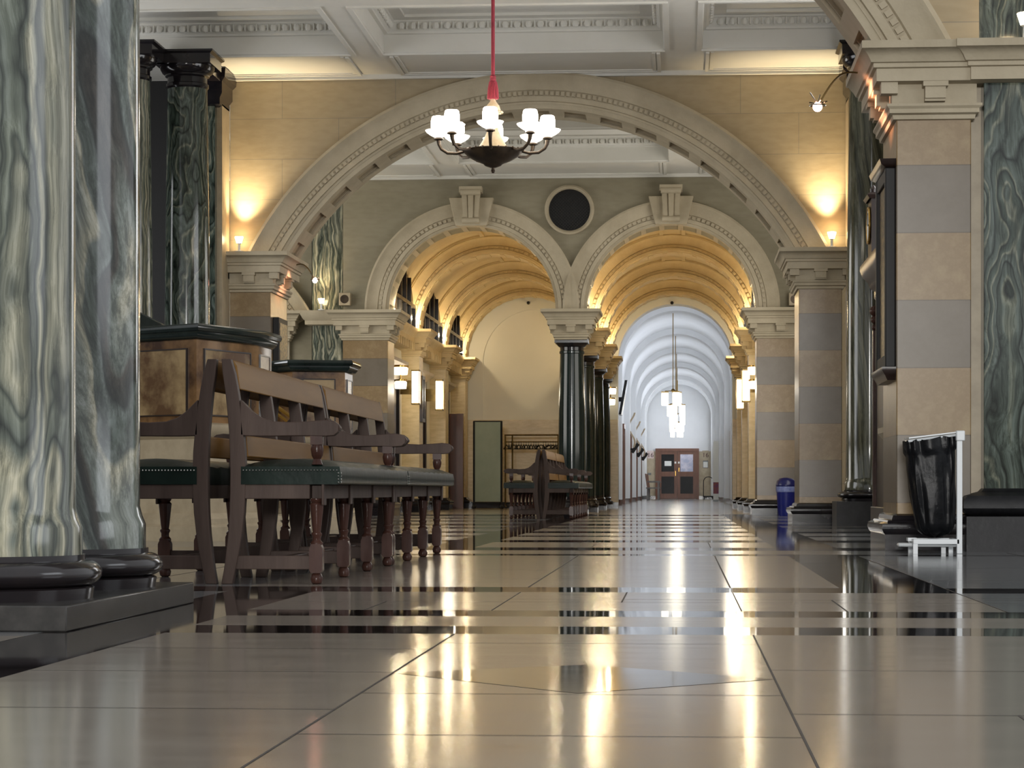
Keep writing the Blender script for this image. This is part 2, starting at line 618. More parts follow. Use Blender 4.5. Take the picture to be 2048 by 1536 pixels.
def dup(root, loc, rz=0, label=None, group=None):
    r = root.copy()
    COL.objects.link(r)
    r.location = loc
    r.rotation_euler = (0, 0, rz)
    if label:
        r['label'] = label
    if group:
        r['group'] = group
    for ch in list(root.children):
        c = ch.copy()
        COL.objects.link(c)
        c.parent = r
        for g in list(ch.children):
            d = g.copy()
            COL.objects.link(d)
            d.parent = c
    return r


ZI = 3.07       # top of every impost
ZC = 5.08       # underside of the ceiling beams
YA, YB, YC = 14.45, 26.5, 35.1
AX = -1.65      # axis of the hall
PX = (-3.15, -.17)   # axes of the two passages

# ================================================================== FLOOR
fb = MB()
X0, X1, Yn, Yf = -12.0, 12.0, -28.0, 36.0


def flr(x0, x1, y0, y1, mi, z=0.0):
    fb.mi = mi
    fb.quad((x0, y0, z), (x1, y0, z), (x1, y1, z), (x0, y1, z))


# 0 light marble, 1 black bands, 2 grey slab, 3 joints
JX = [-1.34, -.585, .18, .95]
dark_bands = [(6.02, 6.36), (6.86, 7.20), (8.50, 8.93), (13.25, 13.55), (14.4, 15.1), (16.6, 17.3), (18.6, 19.0), (20.2, 21.0), (22.6, 23.2),
              (24.4, 25.6), (27.4, 28.3), (30.5, 31.2), (33.6, 35.0)]
ys = [Yn] + [v for b in dark_bands for v in b] + [Yf]
xcuts = [X0, -1.66, -1.34, .59, .98, X1]
for i in range(len(ys) - 1):
    dark = i % 2 == 1
    for k in range(5):
        a, b2 = xcuts[k], xcuts[k + 1]
        y0, y1 = ys[i], ys[i + 1]
        mi = 0
        if dark:
            mi = 1
        elif k == 1 and (y1 <= 8.6 or y0 > 14):
            mi = 1
        elif k == 3 and y0 > 8.8 and (y1 < 13.5 or y0 > 15):
            mi = 1
        elif k == 4 or k == 0:
            mi = 2
        flr(a, b2, y0, y1, mi)
# corridor and passages floor
flr(-9, 9, Yf, 48.5, 0)
flr(-3, 3, 48.5, 97, 4)
# pale slab before the near plinth
flr(-3.2, -1.66, 5.2, 5.85, 0, .0004)
# the dark diamond inlay
fb.mi = 5
xa, xb = -.585, .18
fb.add([(xa, 4.72, .0005), (-.19, 4.27, .0005), (xb, 4.62, .0005), (-.2, 4.97, .0005)], [(0, 1, 2, 3)])


def joint(x0, y0, x1, y1, wd=.006):
    fb.mi = 3
    d = Vector((x1 - x0, y1 - y0, 0)).normalized()
    nn = Vector((-d.y, d.x, 0)) * wd / 2
    a, b2 = Vector((x0, y0, .0007)), Vector((x1, y1, .0007))
    fb.quad(a - nn, b2 - nn, b2 + nn, a + nn)


for x in (-.585, .18):
    joint(x, 1.5, x, 6.02, .004)
    joint(x, 7.2, x, 8.5, .004)
    joint(x, 8.93, x, 13.25, .006)
    joint(x, 15.1, x, 16.6, .006)
for (x0, x1, y) in [(-1.34, -.585, 3.93), (-1.34, -.585, 4.74), (-1.34, -.585, 5.43), (-.585, .18, 3.53), (.18, 1.5, 3.9), (.18, 1.6, 4.85),
                    (-.585, .18, 5.66), (-.585, .18, 4.25), (-1.3, 1.2, 7.75), (-.6, 2.4, 7.95), (-3, -1.34, 10.2), (-1.34, .18, 10.9),
                    (.98, 3, 9.7), (.98, 3, 8.1), (.98, 3, 11.2), (-.585, .98, 12.0), (-1.34, -.585, 9.8)]:
    joint(x0, y, x1, y, .005)
for (x, y0, y1) in [(-.98, 7.2, 7.75), (.5, 7.2, 7.95), (.98, 7.2, 12.6), (1.9, 8, 14), (-.2, 7.75, 8.5), (-2.2, 9, 13), (.55, 2, 3.9)]:
    joint(x, y0, x, y1, .005)


def floormat(name, c1, c2, rough, r2, scale=3):
    m, nt, b = nodes(name)
    v = coords(nt, (1, 3, 1), mode='World')
    nz = N(nt, 'ShaderNodeTexNoise')
    nz.inputs['Scale'].default_value = scale
    nz.inputs['Detail'].default_value = 9
    nz.inputs['Roughness'].default_value = .65
    nt.links.new(v, nz.inputs['Vector'])
    nt.links.new(ramp(nt, nz.outputs['Fac'], [(.3, c1), (.7, c2)]), b.inputs['Base Color'])
    mr = N(nt, 'ShaderNodeMapRange')
    mr.inputs['To Min'].default_value, mr.inputs['To Max'].default_value = rough, r2
    nt.links.new(nz.outputs['Fac'], mr.inputs[0])
    nt.links.new(mr.outputs[0], b.inputs['Roughness'])
    b.inputs['Specular IOR Level'].default_value = .6
    return m


FM = [floormat('floor_pale_marble', '#857c71', '#92897e', .10, .17), floormat('floor_black_marble', '#141213', '#221e1e', .03, .06),
      floormat('floor_grey_marble', '#6b6d6f', '#7c7d7d', .08, .13), mat('floor_joint', '#3c3630', None, rough=.6),
      floormat('floor_corridor', '#98948c', '#a29e96', .10, .16), floormat('floor_inlay_grey', '#5d5a55', '#6b6862', .05, .09)]
struct('floor', fb, FM, label='polished marble floor with black bands and pale slabs', cat='floor', smooth=0)

# ================================================================== CEILING
cb = MB()
bx = [-8.4, -6.9, -3.57, -3.22, -.18, .20, 3.4]         # coffer edges along X are taken between the beams
coffx = [(-6.60, -3.57), (-3.22, -.19), (.20, 3.25)]
rows = [(10.0, 13.4), (15.6, 18.4), (19.0, 22.2), (22.75, 25.2), (28.3, 30.6), (31.2, 33.7)]
cprof = [(0, ZC), (-.012, ZC + .01), (-.012, ZC + .20), (-.05, ZC + .205), (-.055, ZC + .225), (-.08, ZC + .24), (-.11, ZC + .31), (-.13, ZC + .32),
         (-.13, ZC + .335), (-.26, ZC + .34), (-.26, ZC + .37), (-.30, ZC + .38), (-.36, ZC + .45), (-.39, ZC + .455), (-.39, ZC + .50)]
xl, xr = -8.4, 3.4
ycuts = [9.2] + [v for r in rows for v in r] + [YC]
for i in range(len(ycuts) - 1):
    y0, y1 = ycuts[i], ycuts[i + 1]
    if i % 2 == 0:
        cb.quad((xl, y0, ZC), (xr, y0, ZC), (xr, y1, ZC), (xl, y1, ZC))
    else:
        e = xl
        for (a, b2) in coffx + [(xr, None)]:
            cb.quad((e, y0, ZC), (a, y0, ZC), (a, y1, ZC), (e, y1, ZC))
            if b2 is not None:
                cb.rect(a, b2, y0, y1, cprof, top=True)
                e = b2
# egg moulding
for (y0, y1) in rows[2:]:
    for (a, b2) in coffx:
        n = int((b2 - a - .2) / .127)
        for k in range(n):
            x = a + .14 + (k + .5) * (b2 - a - .28) / n
            cb.ball((x, y1 - .10, ZC + .275), .040, .03, .045, 7, 4)
            cb.box(x + .058, x + .068, y1 - .125, y1 - .08, ZC + .24, ZC + .315)
        n = int((y1 - y0 - .2) / .127)
        for k in range(n):
            y = y0 + .14 + (k + .5) * (y1 - y0 - .28) / n
            for x in (a + .10, b2 - .10):
                cb.ball((x, y, ZC + .275), .03, .040, .045, 7, 4)
# moulded borders under the beams
for (yw, ye) in ((YB - .02, 25.28), (YC - .02, 33.78)):
    for (a, b2) in ((-5.2, -3.62), (-3.17, -.24), (.25, 1.85)):
        for (q, hh) in ((0, .022), (.05, .012)):
            cb.box(a + q, b2 - q, yw - .09 - q, yw - .05 - q, ZC - hh, ZC + .01)
            cb.box(a + q, a + q + .04, ye + .05, yw - .091 - q, ZC - hh, ZC + .01)
            cb.box(b2 - q - .04, b2 - q, ye + .05, yw - .091 - q, ZC - hh, ZC + .01)
    cb.box(-5.2, 1.85, yw - .03, yw + .02, ZC - .05, ZC + .01)
for (y0, y1) in rows[2:]:
    for (a, b2) in coffx:
        for (q0, q1, hh) in ((-.05, 0, .018),):
            cb.box(a + q0, b2 - q0, y0 + q0, y0 + q1, ZC - hh, ZC + .01)
            cb.box(a + q0, b2 - q0, y1 - q1, y1 - q0, ZC - hh, ZC + .01)
            cb.box(a + q0, a + q1, y0 + q1, y1 - q1, ZC - hh, ZC + .01)
            cb.box(b2 - q1, b2 - q0, y0 + q1, y1 - q1, ZC - hh, ZC + .01)
struct('ceiling', cb, 'white', label='white coffered plaster ceiling with egg mouldings', cat='ceiling')

# ================================================================== imposts, piers
IMP = [(0, ZI - .45), (.02, ZI - .445), (.025, ZI - .42), (.045, ZI - .41), (.045, ZI - .385), (.06, ZI - .37), (.06, ZI - .355), (.03, ZI - .35), (.03, ZI - .235),
       (.13, ZI - .23), (.13, ZI - .155), (.15, ZI - .15), (.15, ZI - .125), (.165, ZI - .12), (.18, ZI - .09), (.21, ZI - .05), (.225, ZI - .045), (.225, ZI)]


def impost(mb, x0, x1, y0, y1, k=1.0, br=True, nx=1, ny=2, dent=True, sides=(-1, 1)):
    mb.rect(x0, x1, y0, y1, [(o * k, z) for o, z in IMP], top=True, bot=True)
    if br:
        b2, bh = .105 * k, .12
        w2 = .075
        zt = ZI - .23

        def brk(cx, cy, dx, dy):
            for (f, za, zb2) in ((.9, zt - .03, zt), (.72, zt - .10, zt - .03), (.5, zt - .115, zt - .10)):
                d = (.03 + b2 * f)
                ww = w2 if f > .8 else w2 * .82
                if dx:
                    mb.box(min(cx, cx + dx * d), max(cx, cx + dx * d), cy - ww, cy + ww, za, zb2)
                else:
                    mb.box(cx - ww, cx + ww, min(cy, cy + dy * d), max(cy, cy + dy * d), za, zb2)
        for i in range(nx):
            cx = x0 + (x1 - x0) * (i + .5) / nx
            brk(cx, y0, 0, -1)
        for i in range(ny):
            cy = y0 + (y1 - y0) * (i + .5) / ny
            for s in sides:
                brk(x0 if s < 0 else x1, cy, s, 0)
        # corner console
        for s in sides:
            cx = x0 if s < 0 else x1
            mb.box(min(cx, cx + s * .1 * k), max(cx, cx + s * .1 * k), y0 - .1 * k, y0, zt - .07, zt)
    if dent:
        n = max(3, int((x1 - x0 + .28) / .05))
        for i in range(n):
            cx = x0 - .13 + (x1 - x0 + .26) * (i + .5) / n
            mb.box(cx - .012, cx + .012, y0 - .148 * k, y0 - .12, ZI - .15, ZI - .128)
        n = max(3, int((y1 - y0 + .28) / .05))
        for i in range(n):
            cy = y0 - .13 + (y1 - y0 + .26) * (i + .5) / n
            for (a, b3) in ((x0 - .148 * k, x0 - .12), (x1 + .12, x1 + .148 * k)):
                mb.box(a, b3, cy - .012, cy + .012, ZI - .15, ZI - .128)


PBASE = [(.075, 0), (.075, .10), (.085, .11), (.095, .135), (.09, .165), (.06, .175), (.055, .185), (.03, .19), (.022, .215), (0, .225)]


def pier(x0, x1, y0, y1, label, nx=1, ny=2, group='banded stone piers', sides=(-1, 1)):
    t = thing('stone_pier', label, 'pier', ((x0 + x1) / 2, (y0 + y1) / 2, 0), group)
    L = t.location
    hx, hy = (x1 - x0) / 2, (y1 - y0) / 2
    MB().box(-hx, hx, -hy, hy, .2, ZI - .44).build('shaft', 'pier', t, bevel=.006)
    m = MB()
    impost(m, -hx, hx, -hy, hy, nx=nx, ny=ny, sides=sides)
    m.build('impost', 'stone', t)
    MB().rect(-hx, hx, -hy, hy, PBASE, top=True, bot=True).build('base', 'black', t)
    return t


pier(1.30, 1.75, YA, YA + .95, 'banded stone pier nearest the camera, behind the white sack stand', sides=(-1,))
pier(-5.15, -4.68, YB, YB + 1.1, 'banded stone pier beside the dark marble columns, a small noticeboard on its side')
pier(1.30, 1.78, YB, YB + 1.0, 'banded stone pier between the blue bin and the longcase clock')
pier(-5.10, -4.42, YC, YC + .8, 'banded stone pier carrying the left foot of the pair of passage arches')
pier(1.10, 1.80, YC, YC + .8, 'banded stone pier directly behind the blue bin')

# near pilaster of green marble beside the near pier
t = thing('marble_pilaster', 'square green marble pilaster with swirling veins beside the sack stand', 'pilaster', (2.3, 14.7, 0))
m = MB()
m.box(-.48, .6, -.30, .3, .36, ZI - .22)
m.build('shaft', 'marbleC', t, bevel=.004)
m = MB()
m.box(-.55, -.48, -.16, .3, .225, ZI - .23)
m.build('edge_strip', 'travertine', t)
m = MB()
m.rect(-.44, .6, -.28, .3, [(.16, 0), (.16, .21), (.12, .215), (.155, .23), (.18, .26), (.18, .30), (.155, .335), (.10, .35), (.06, .36), (.04, .38)], top=True, bot=True)
m.build('base', 'blackstone', t)
m = MB()
m.rect(-.44, .6, -.28, .3, [(.06, ZI - .235), (.13, ZI - .23), (.13, ZI - .155), (.15, ZI - .15), (.15, ZI - .125), (.165, ZI - .12), (.18, ZI - .09),
                            (.21, ZI - .05), (.225, ZI - .045), (.225, ZI)], top=True, bot=True)
m.build('impost', 'stone', t)
m = MB()
m.box(-.47, .7, .05, .4, ZI, 5.06)
m.build('upper_shaft', 'marbleC', t)


# ================================================================== wide arch walls A and B
def archivolt_mesh(cx, cz, y, ro, ri, a0, n=72, teeth=True, tooth=.06):
    m = MB()
    w = ro - ri
    prof = [(ro, 0), (ro, -.075), (ro - .03 * w / .36, -.085), (ro - .06 * w / .36, -.07), (ro - .09 * w / .36, -.05), (ro - .20 * w / .36, -.045),
            (ro - .21 * w / .36, -.03), (ro - .27 * w / .36, -.03), (ro - .275 * w / .36, -.055), (ri + .03 * w / .36, -.055), (ri + .025 * w / .36, -.03), (ri, -.03), (ri, .02), (ro, .02)]
    m.arc(cx, cz, y, prof, a0, pi - a0, n)
    if teeth:
        rt = ro - .24 * w / .36
        L = rt * (pi - 2 * a0)
        k = int(L / tooth)
        for i in range(k):
            a = a0 + (pi - 2 * a0) * (i + .5) / k
            hw = tooth * .32
            p = []
            for (dr, dt) in ((-.022, -hw), (.022, -hw), (.022, hw), (-.022, hw)):
                p.append((cx + (rt + dr) * cos(a) - dt * sin(a), cz + (rt + dr) * sin(a) + dt * cos(a)))
            m.prism(p, 'y', y - .052, y - .02)
    return m


CZ, RO, RI = 1.40, 3.69, 3.33
for (nm, y, xl2, xr2, matw) in (('wall_front', YA, -5.15, 1.80, 'wallB'), ('wall_middle', YB, -5.15, 1.84, 'wallB')):
    m = MB()
    m.archwall(y + .02, y + .8, xl2, xr2, ZI - .03, ZC + .02, [(AX, CZ, RI)])
    wl = struct(nm, m, matw, label={'wall_front': 'wall over the near wide arch', 'wall_middle': 'tan stone wall over the wide segmental arch'}[nm], cat='wall')
    archivolt_mesh(AX, CZ, y + .02, RO, RI, radians(26.3)).build('archivolt', 'stone', wl)
    # panelled soffit: raised ribs and cross bars
    s = MB()
    a0 = radians(27.5)
    for (d0, d1) in ((0.0, .17), (.63, .80)):
        s.arc(AX, CZ, y, [(RI + .01, d0), (RI + .01, d1), (RI - .05, d1), (RI - .05, d0)], a0, pi - a0, 64)
    for (d0, d1) in ((.19, .215), (.585, .61)):
        s.arc(AX, CZ, y, [(RI + .01, d0), (RI + .01, d1), (RI - .025, d1), (RI - .025, d0)], a0, pi - a0, 64)
    nb = 17
    for i in range(nb + 1):
        a = a0 + (pi - 2 * a0) * i / nb
        s.arc(AX, CZ, y, [(RI + .01, .16), (RI + .01, .64), (RI - .05, .64), (RI - .05, .16)], a - .024, a + .024, 2)
    s.build('soffit_panels', 'stone', wl)

    if nm == 'wall_front':
        p = MB()
        p.box(-5.07, -4.60, y, y + .95, .2, ZI - .44)
        pl = p.build('side_pier', 'pier', wl)
        p = MB()
        impost(p, -5.07, -4.60, y, y + .95)
        p.build('impost', 'stone', pl)
        p = MB()
        p.rect(-5.07, -4.60, y, y + .95, PBASE, top=True, bot=True)
        p.build('base', 'black', pl)

# ================================================================== facade C with the twin arches
m = MB()
RP = 1.27
m.archwall(YC + .02, YC + .8, -5.10, 2.2, ZI - .03, ZC + .02, [(PX[0], ZI, RP), (PX[1], ZI, RP)])
wl = struct('wall_back', m, 'wallC', label='grey stone wall with twin round arches and a round vent', cat='wall')
for cx in PX:
    am = MB()
    a = archivolt_mesh(cx, ZI, YC + .02, RP + .345, RP, 0.0, 48, tooth=.075)
    for i in range(14):      # coffers on the soffit
        q = pi * (i + .5) / 14
        a.arc(cx, ZI, YC, [(RP + .01, .12), (RP + .01, .7), (RP - .014, .7), (RP - .014, .12)], q - .03, q + .03, 2)
    a.arc(cx, ZI, YC, [(RP + .01, 0), (RP + .01, .13), (RP - .014, .13), (RP - .014, 0)], 0, pi, 40)
    a.build('archivolt', 'stone', wl)
    k = MB()
    zb, zt = ZI + RP - .02, ZI + RP + .40
    k.prism([(cx - .235, zb), (cx + .235, zb), (cx + .335, zt), (cx - .335, zt)], 'y', YC - .12, YC + .1)
    ks = k.build('keystone', 'stone', wl, bevel=.01)
    k = MB()
    for s in (-1, 0, 1):
        k.prism([(cx + s * .08 - .032, zb + .08), (cx + s * .08 + .032, zb + .08), (cx + s * .10 + .04, zt + .06), (cx + s * .10 - .04, zt + .06)], 'y', YC - .20 - .02 * (s == 0), YC - .1)
    k.box(cx - .13, cx + .13, YC - .19, YC - .1, zb + .08, zt + .06)
    k.box(cx - .17, cx + .17, YC - .27, YC - .05, zt + .06, zt + .15)
    k.tube([(cx - .13, YC - .2, zb + .07), (cx + .13, YC - .2, zb + .07)], .045, 10)
    k.tube([(cx - .15, YC - .24, zt + .07), (cx + .15, YC - .24, zt + .07)], .05, 10)
    k.build('scroll', 'stone', ks)

vx, vz = at(1139, 420, YC)
t = thing('round_vent', 'round black grille in a pale stone ring between the twin arches', 'vent', (vx, YC, vz))
m = MB()
m.arc(0, 0, 0, [(.37, .02), (.37, -.05), (.345, -.07), (.32, -.05), (.31, -.02), (.31, .02)], 0, 2 * pi, 48)
m.build('ring', 'stone', t)
m = MB()
m.arc(0, 0, .005, [(.312, 0), (.312, .012), (.0, .012), (.0, 0)], 0, 2 * pi, 48)
for i in range(-9, 10):
    for s in (-1, 1):
        h = sqrt(max(.3 ** 2 - (i * .033) ** 2, 0.001))
        c, d = .7071, .7071 * s
        ox, oz = i * .033 * d * -1, i * .033 * c
        m.tube([(ox - h * c, -.004, oz - h * d), (ox + h * c, -.004, oz + h * d)], .0028, 4)
m.build('grille', 'dark', t)

# loudspeakers on the back wall
for (px, py, lab) in ((691, 600, 'small square loudspeaker beside the arch that shows the cream end wall'), (1589, 600, 'small square loudspeaker above the blue bin')):
    x, z = at(px, py, YC)
    t = thing('loudspeaker', lab, 'speaker', (x, YC, z - .09), 'square wall loudspeakers')
    MB().box(-.085, .085, -.11, .02, 0, .19).build('cabinet', 'travertine', t, bevel=.006)
    m = MB()
    m.arc(0, .095, -.112, [(.065, 0), (.065, .012), (0, .012), (0, 0)], 0, 2 * pi, 24)
    m.build('grille', 'bronze', t)


# ================================================================== passages behind the facade
YE = 48.4
ribs = [39.35, 43.75, 47.75]
for i, cx in enumerate(PX):
    m = MB()
    RV = 1.57
    m.arc(cx, ZI, YC + .8, [(RV, 0), (RV, YE - YC - .8), (RV + .08, YE - YC - .8), (RV + .08, 0)], 0.0, pi, 40)
    v = struct('ceiling_vault_' + ('left', 'right')[i], m, 'lamplit_stone', label=('barrel vault over the passage with the cream end wall', 'barrel vault over the passage leading to the white corridor')[i], cat='ceiling')
    for y in ribs:
        r = archivolt_mesh(cx, ZI, y, RV + .005, RP, 0.0, 40, tooth=.085)
        r.arc(cx, ZI, y, [(RP, 0), (RP, .55), (RV + .01, .55), (RV + .01, 0)], 0, pi, 40)
        for k in range(16):
            q = pi * (k + .5) / 16
            r.arc(cx, ZI, y, [(RP + .01, .05), (RP + .01, .5), (RP - .012, .5), (RP - .012, .05)], q - .03, q + .03, 2)
        r.build('rib', 'lamplit_stone', v)
    # raised panel frames on the vault between ribs
    p = MB()
    yy = [YC + .8] + ribs
    for a, b2 in zip(yy[:-1], yy[1:]):
        y0, y1 = a + (.55 if a > 36 else 0) + .25, b2 - .25
        for (q0, q1) in ((.18, 1.45), (1.69, 2.96)):
            for (d0, d1) in ((y0, y0 + .06), (y1 - .06, y1)):
                p.arc(cx, ZI, 0, [(RV + .005, d0), (RV + .005, d1), (RV - .03, d1), (RV - .03, d0)], q0, q1, 16)
            for q in (q0, q1):
                p.arc(cx, ZI, 0, [(RV + .005, y0), (RV + .005, y1), (RV - .03, y1), (RV - .03, y0)], q - .02, q + .02, 1)
    p.build('panel_frames', 'lamplit_stone', v)

# long lintel over the middle columns
m = MB()
m.box(-1.90, -1.43, YC + .8, YE, ZI - .06, ZI + .05)
m.box(-1.72, -1.60, YC + .8, YE, ZI, ZI + .5)
struct('beam_passage', m, 'lamplit_stone', label='stone beam along the row of black columns', cat='beam')

# middle row of black columns
COLP = [(.245, 0), (.245, .07), (.25, .08), (.262, .11), (.25, .145), (.225, .15), (.215, .18), (.225, .205), (.218, .22), (.205, .23), (.20, .27)]
for k, y in enumerate([YC + .35, 39.6, 44.0, 47.9]):
    lab = ['black marble column standing between the two arches, just past the far benches', 'second black marble column behind the one between the two arches',
           'third black marble column along the row between the passages', 'last black marble column of the row, against the end wall'][k]
    t = thing('black_column', lab, 'column', (-1.665, y, 0), 'black columns between the passages')
    m = MB()
    m.lathe([(.20, .25), (.205, .9), (.20, 1.6), (.178, 2.42), (.19, 2.43), (.19, 2.46), (.178, 2.47)], seg=40)
    m.build('shaft', 'blackgreen', t)
    m = MB()
    m.lathe([(.178, 2.465), (.18, 2.52), (.20, 2.53), (.24, 2.575), (.245, 2.58)], seg=40)
    m.box(-.25, .25, -.25, .25, 2.58, 2.64)
    m.build('capital', 'black', t)
    m = MB()
    impost(m, -.22, .22, -.30, .35, ny=1)
    m.build('impost', 'stone' if k == 0 else 'lamplit_stone', t)
    m = MB()
    m.box(-.245, .245, -.245, .245, 0, .075)
    m.lathe(COLP[2:], seg=40)
    m.build('base', 'black', t)

# side walls of the passages
for (side, xw, s) in (('left', PX[0] - RP, 1), ('right', PX[1] + RP, -1)):
    m = MB()
    xo = xw - s * .30
    m.box(min(xo, xo - s * .1), max(xo, xo - s * .1), YC + .8, YE, 0, ZI)
    wl = struct('wall_passage_' + side, m, 'cream', label=side + ' wall of the passages behind the twin arches', cat='wall')
    for k, y in enumerate(ribs):
        p = MB()
        a, b2 = sorted((xo, xw + s * .0))
        p.box(a, b2, y, y + .55, .2, ZI - .42)
        pl = p.build('pilaster', 'yellowstone', wl)
        p = MB()
        impost(p, a, b2, y, y + .55, ny=1)
        p.build('impost', 'lamplit_stone', pl)
        p = MB()
        p.rect(a, b2, y, y + .55, PBASE, top=True, bot=True)
        p.build('base', 'black', pl)
    # cornice between pilasters with console brackets
    c = MB()
    a, b2 = sorted((xo - s * .05, xo + s * .10))
    c.rect(a, b2, YC + .8, YE, [(0, ZI - .36), (.03, ZI - .35), (.03, ZI - .23), (.13, ZI - .23), (.13, ZI - .15), (.16, ZI - .12), (.2, ZI - .045), (.2, ZI)], top=True, bot=True)
    y = YC + 1.0
    while y < YE - .2:
        x0, x1 = sorted((xo + s * .1, xo + s * .24))
        c.box(x0, x1, y, y + .11, ZI - .36, ZI - .23)
        y += .3
    c.build('cornice', 'lamplit_stone', wl)
    sk = MB()
    x0, x1 = sorted((xo, xo + s * .03))
    sk.box(x0, x1, YC + .8, YE, 0, .16)
    sk.build('skirting', 'black', wl)
    # lunette windows above the cornice
    yy = [YC + .8] + ribs
    for k, (a, b2) in enumerate(zip(yy[:-1], yy[1:])):
        y0, y1 = a + (.55 if a > 36 else 0) + .5, b2 - .35
        xg = xw - s * .06
        wn = MB()
        cy, hw = (y0 + y1) / 2, (y1 - y0) / 2
        pts = [(y0, ZI + .01), (y1, ZI + .01)] + [(cy + hw * cos(q), ZI + .35 + .5 * sin(q)) for q in [pi * j / 12 for j in range(13)]]
        wn.prism(pts, 'x', xg, xg - s * .03)
        ob = wn.build('lunette_window', 'glassdark', wl)
        fr = MB()
        for j in range(5):
            yb = y0 + (y1 - y0) * j / 4
            zt = ZI + .35 + .5 * sqrt(max(0, 1 - ((yb - cy) / hw) ** 2))
            x0, x1 = sorted((xg, xg + s * .04))
            fr.box(x0, x1, yb - .03, yb + .03, ZI, zt)
        fr.box(x0, x1, y0, y1, ZI + .32, ZI + .38)
        fr.build('frame', 'darkwood', ob)

# dark doorways with hoods on the passage walls
dn = 1
for (side, s, xo) in (('left', 1, PX[0] - RP - .30), ('right', -1, PX[1] + RP + .30)):
    for (y0, y1) in ((36.55, 38.2), (40.6, 42.2), (45.0, 46.4)):
        m = MB()
        x0, x1 = sorted((xo, xo + s * .05))
        m.box(x0, x1, y0, y1, 0, 2.15)
        d = struct('door_%d' % dn, m, 'darkwood', label='dark wooden door in the %s passage wall, number %d from the arch' % (side, (dn - 1) % 3 + 1), cat='door')
        f = MB()
        x0, x1 = sorted((xo, xo + s * .10))
        for (a, b2) in ((y0 - .14, y0), (y1, y1 + .14)):
            f.box(x0, x1, a, b2, 0, 2.2)
        f.box(x0, x1, y0 - .14, y1 + .14, 2.15, 2.3)
        f.build('architrave', 'darkwood', d)
        h = MB()
        x0, x1 = sorted((xo, xo + s * .05))
        h.rect(x0, x1, y0 - .15, y1 + .15, [(.0, 2.30), (.06, 2.32), (.08, 2.36), (.16, 2.42), (.17, 2.47)], top=True, bot=True)
        h.build('hood', 'travertine', d)
        p = MB()
        x0, x1 = sorted((xo + s * .05, xo + s * .065))
        for (za, zb) in ((.15, .9), (1.05, 2.0)):
            for q in (0, 1):
                a = y0 + .12 + q * (y1 - y0 - .1) / 2
                p.box(x0, x1, a, a + (y1 - y0) / 2 - .2, za, zb)
        p.build('panel', 'darkwood', d, bevel=.008)
        dn += 1

# end wall: cream wall with a shallow niche; travertine dado; opening to the corridor
CX = -.15
RC = 1.175
ZS = 3.02
m = MB()
m.archwall(YE + .06, YE + .1, -4.75, -1.50, 1.82, ZI + 1.7, [(-3.02, 3.0, 1.10)])
wl = struct('wall_end', m, 'cream', label='cream wall at the end of the passages', cat='wall')
m = MB()
m.box(-4.75, -1.45, YE + .1, YE + .25, 0, 4.8)
m.box(-1.5, CX - RC, YE, YE + .6, 1.82, 3.02)
m.box(CX + RC, 1.6, YE, YE + .6, 1.82, 3.02)
m.archwall(YE, YE + .6, -1.5, 1.6, ZS, 4.8, [(CX, ZS, RC)])
m.build('wall_face', 'cream', wl)
m = MB()
m.box(-4.75, -1.5, YE - .02, YE + .1, .12, 1.82)
m.box(-1.5, CX - RC, YE - .02, YE + .6, .12, 1.82)
m.box(CX + RC, 1.6, YE - .02, YE + .6, .12, 1.82)
m.build('dado', 'yellowstone', wl)
m = MB()
m.box(-4.75, CX - RC + .004, YE - .035, YE + .1, 0, .12)
m.box(CX + RC - .004, 1.6, YE - .035, YE + .1, 0, .12)
m.build('skirting', 'black', wl)
# reddish door in the corner of the left passage
m = MB()
x0, z1 = at(915, 828, 47.0)
m.box(x0, x0 + .13, 46.78, 46.95, 0, z1)
m.box(-4.72, x0, 46.88, 46.95, 0, z1)
d = struct('door_7', m, 'doorwood', label='reddish brown door frame in the corner beside the grey screen', cat='door')

# ================================================================== white corridor
YD = 96.3
m = MB()
CW, CS = 1.45, 3.35
m.box(CX - CW - .1, CX - CW, YE + .6, YD, 1.98, CS)
m.box(CX - CW, CX - RC, YE + .55, YE + .6, 0, CS)
for (sd, xa2) in (('left', CX - CW), ('right', CX + CW)):
    pass
wl = struct('wall_corridor_left', m, 'whitewall', label='left white wall of the long corridor', cat='wall')
MB().box(CX - CW - .1, CX - CW + .01, YE + .6, YD, .13, 1.98).build('dado', 'travertine', wl)
MB().box(CX - CW - .1, CX - CW + .025, YE + .6, YD, 0, .13).build('skirting', 'black', wl)
m = MB()
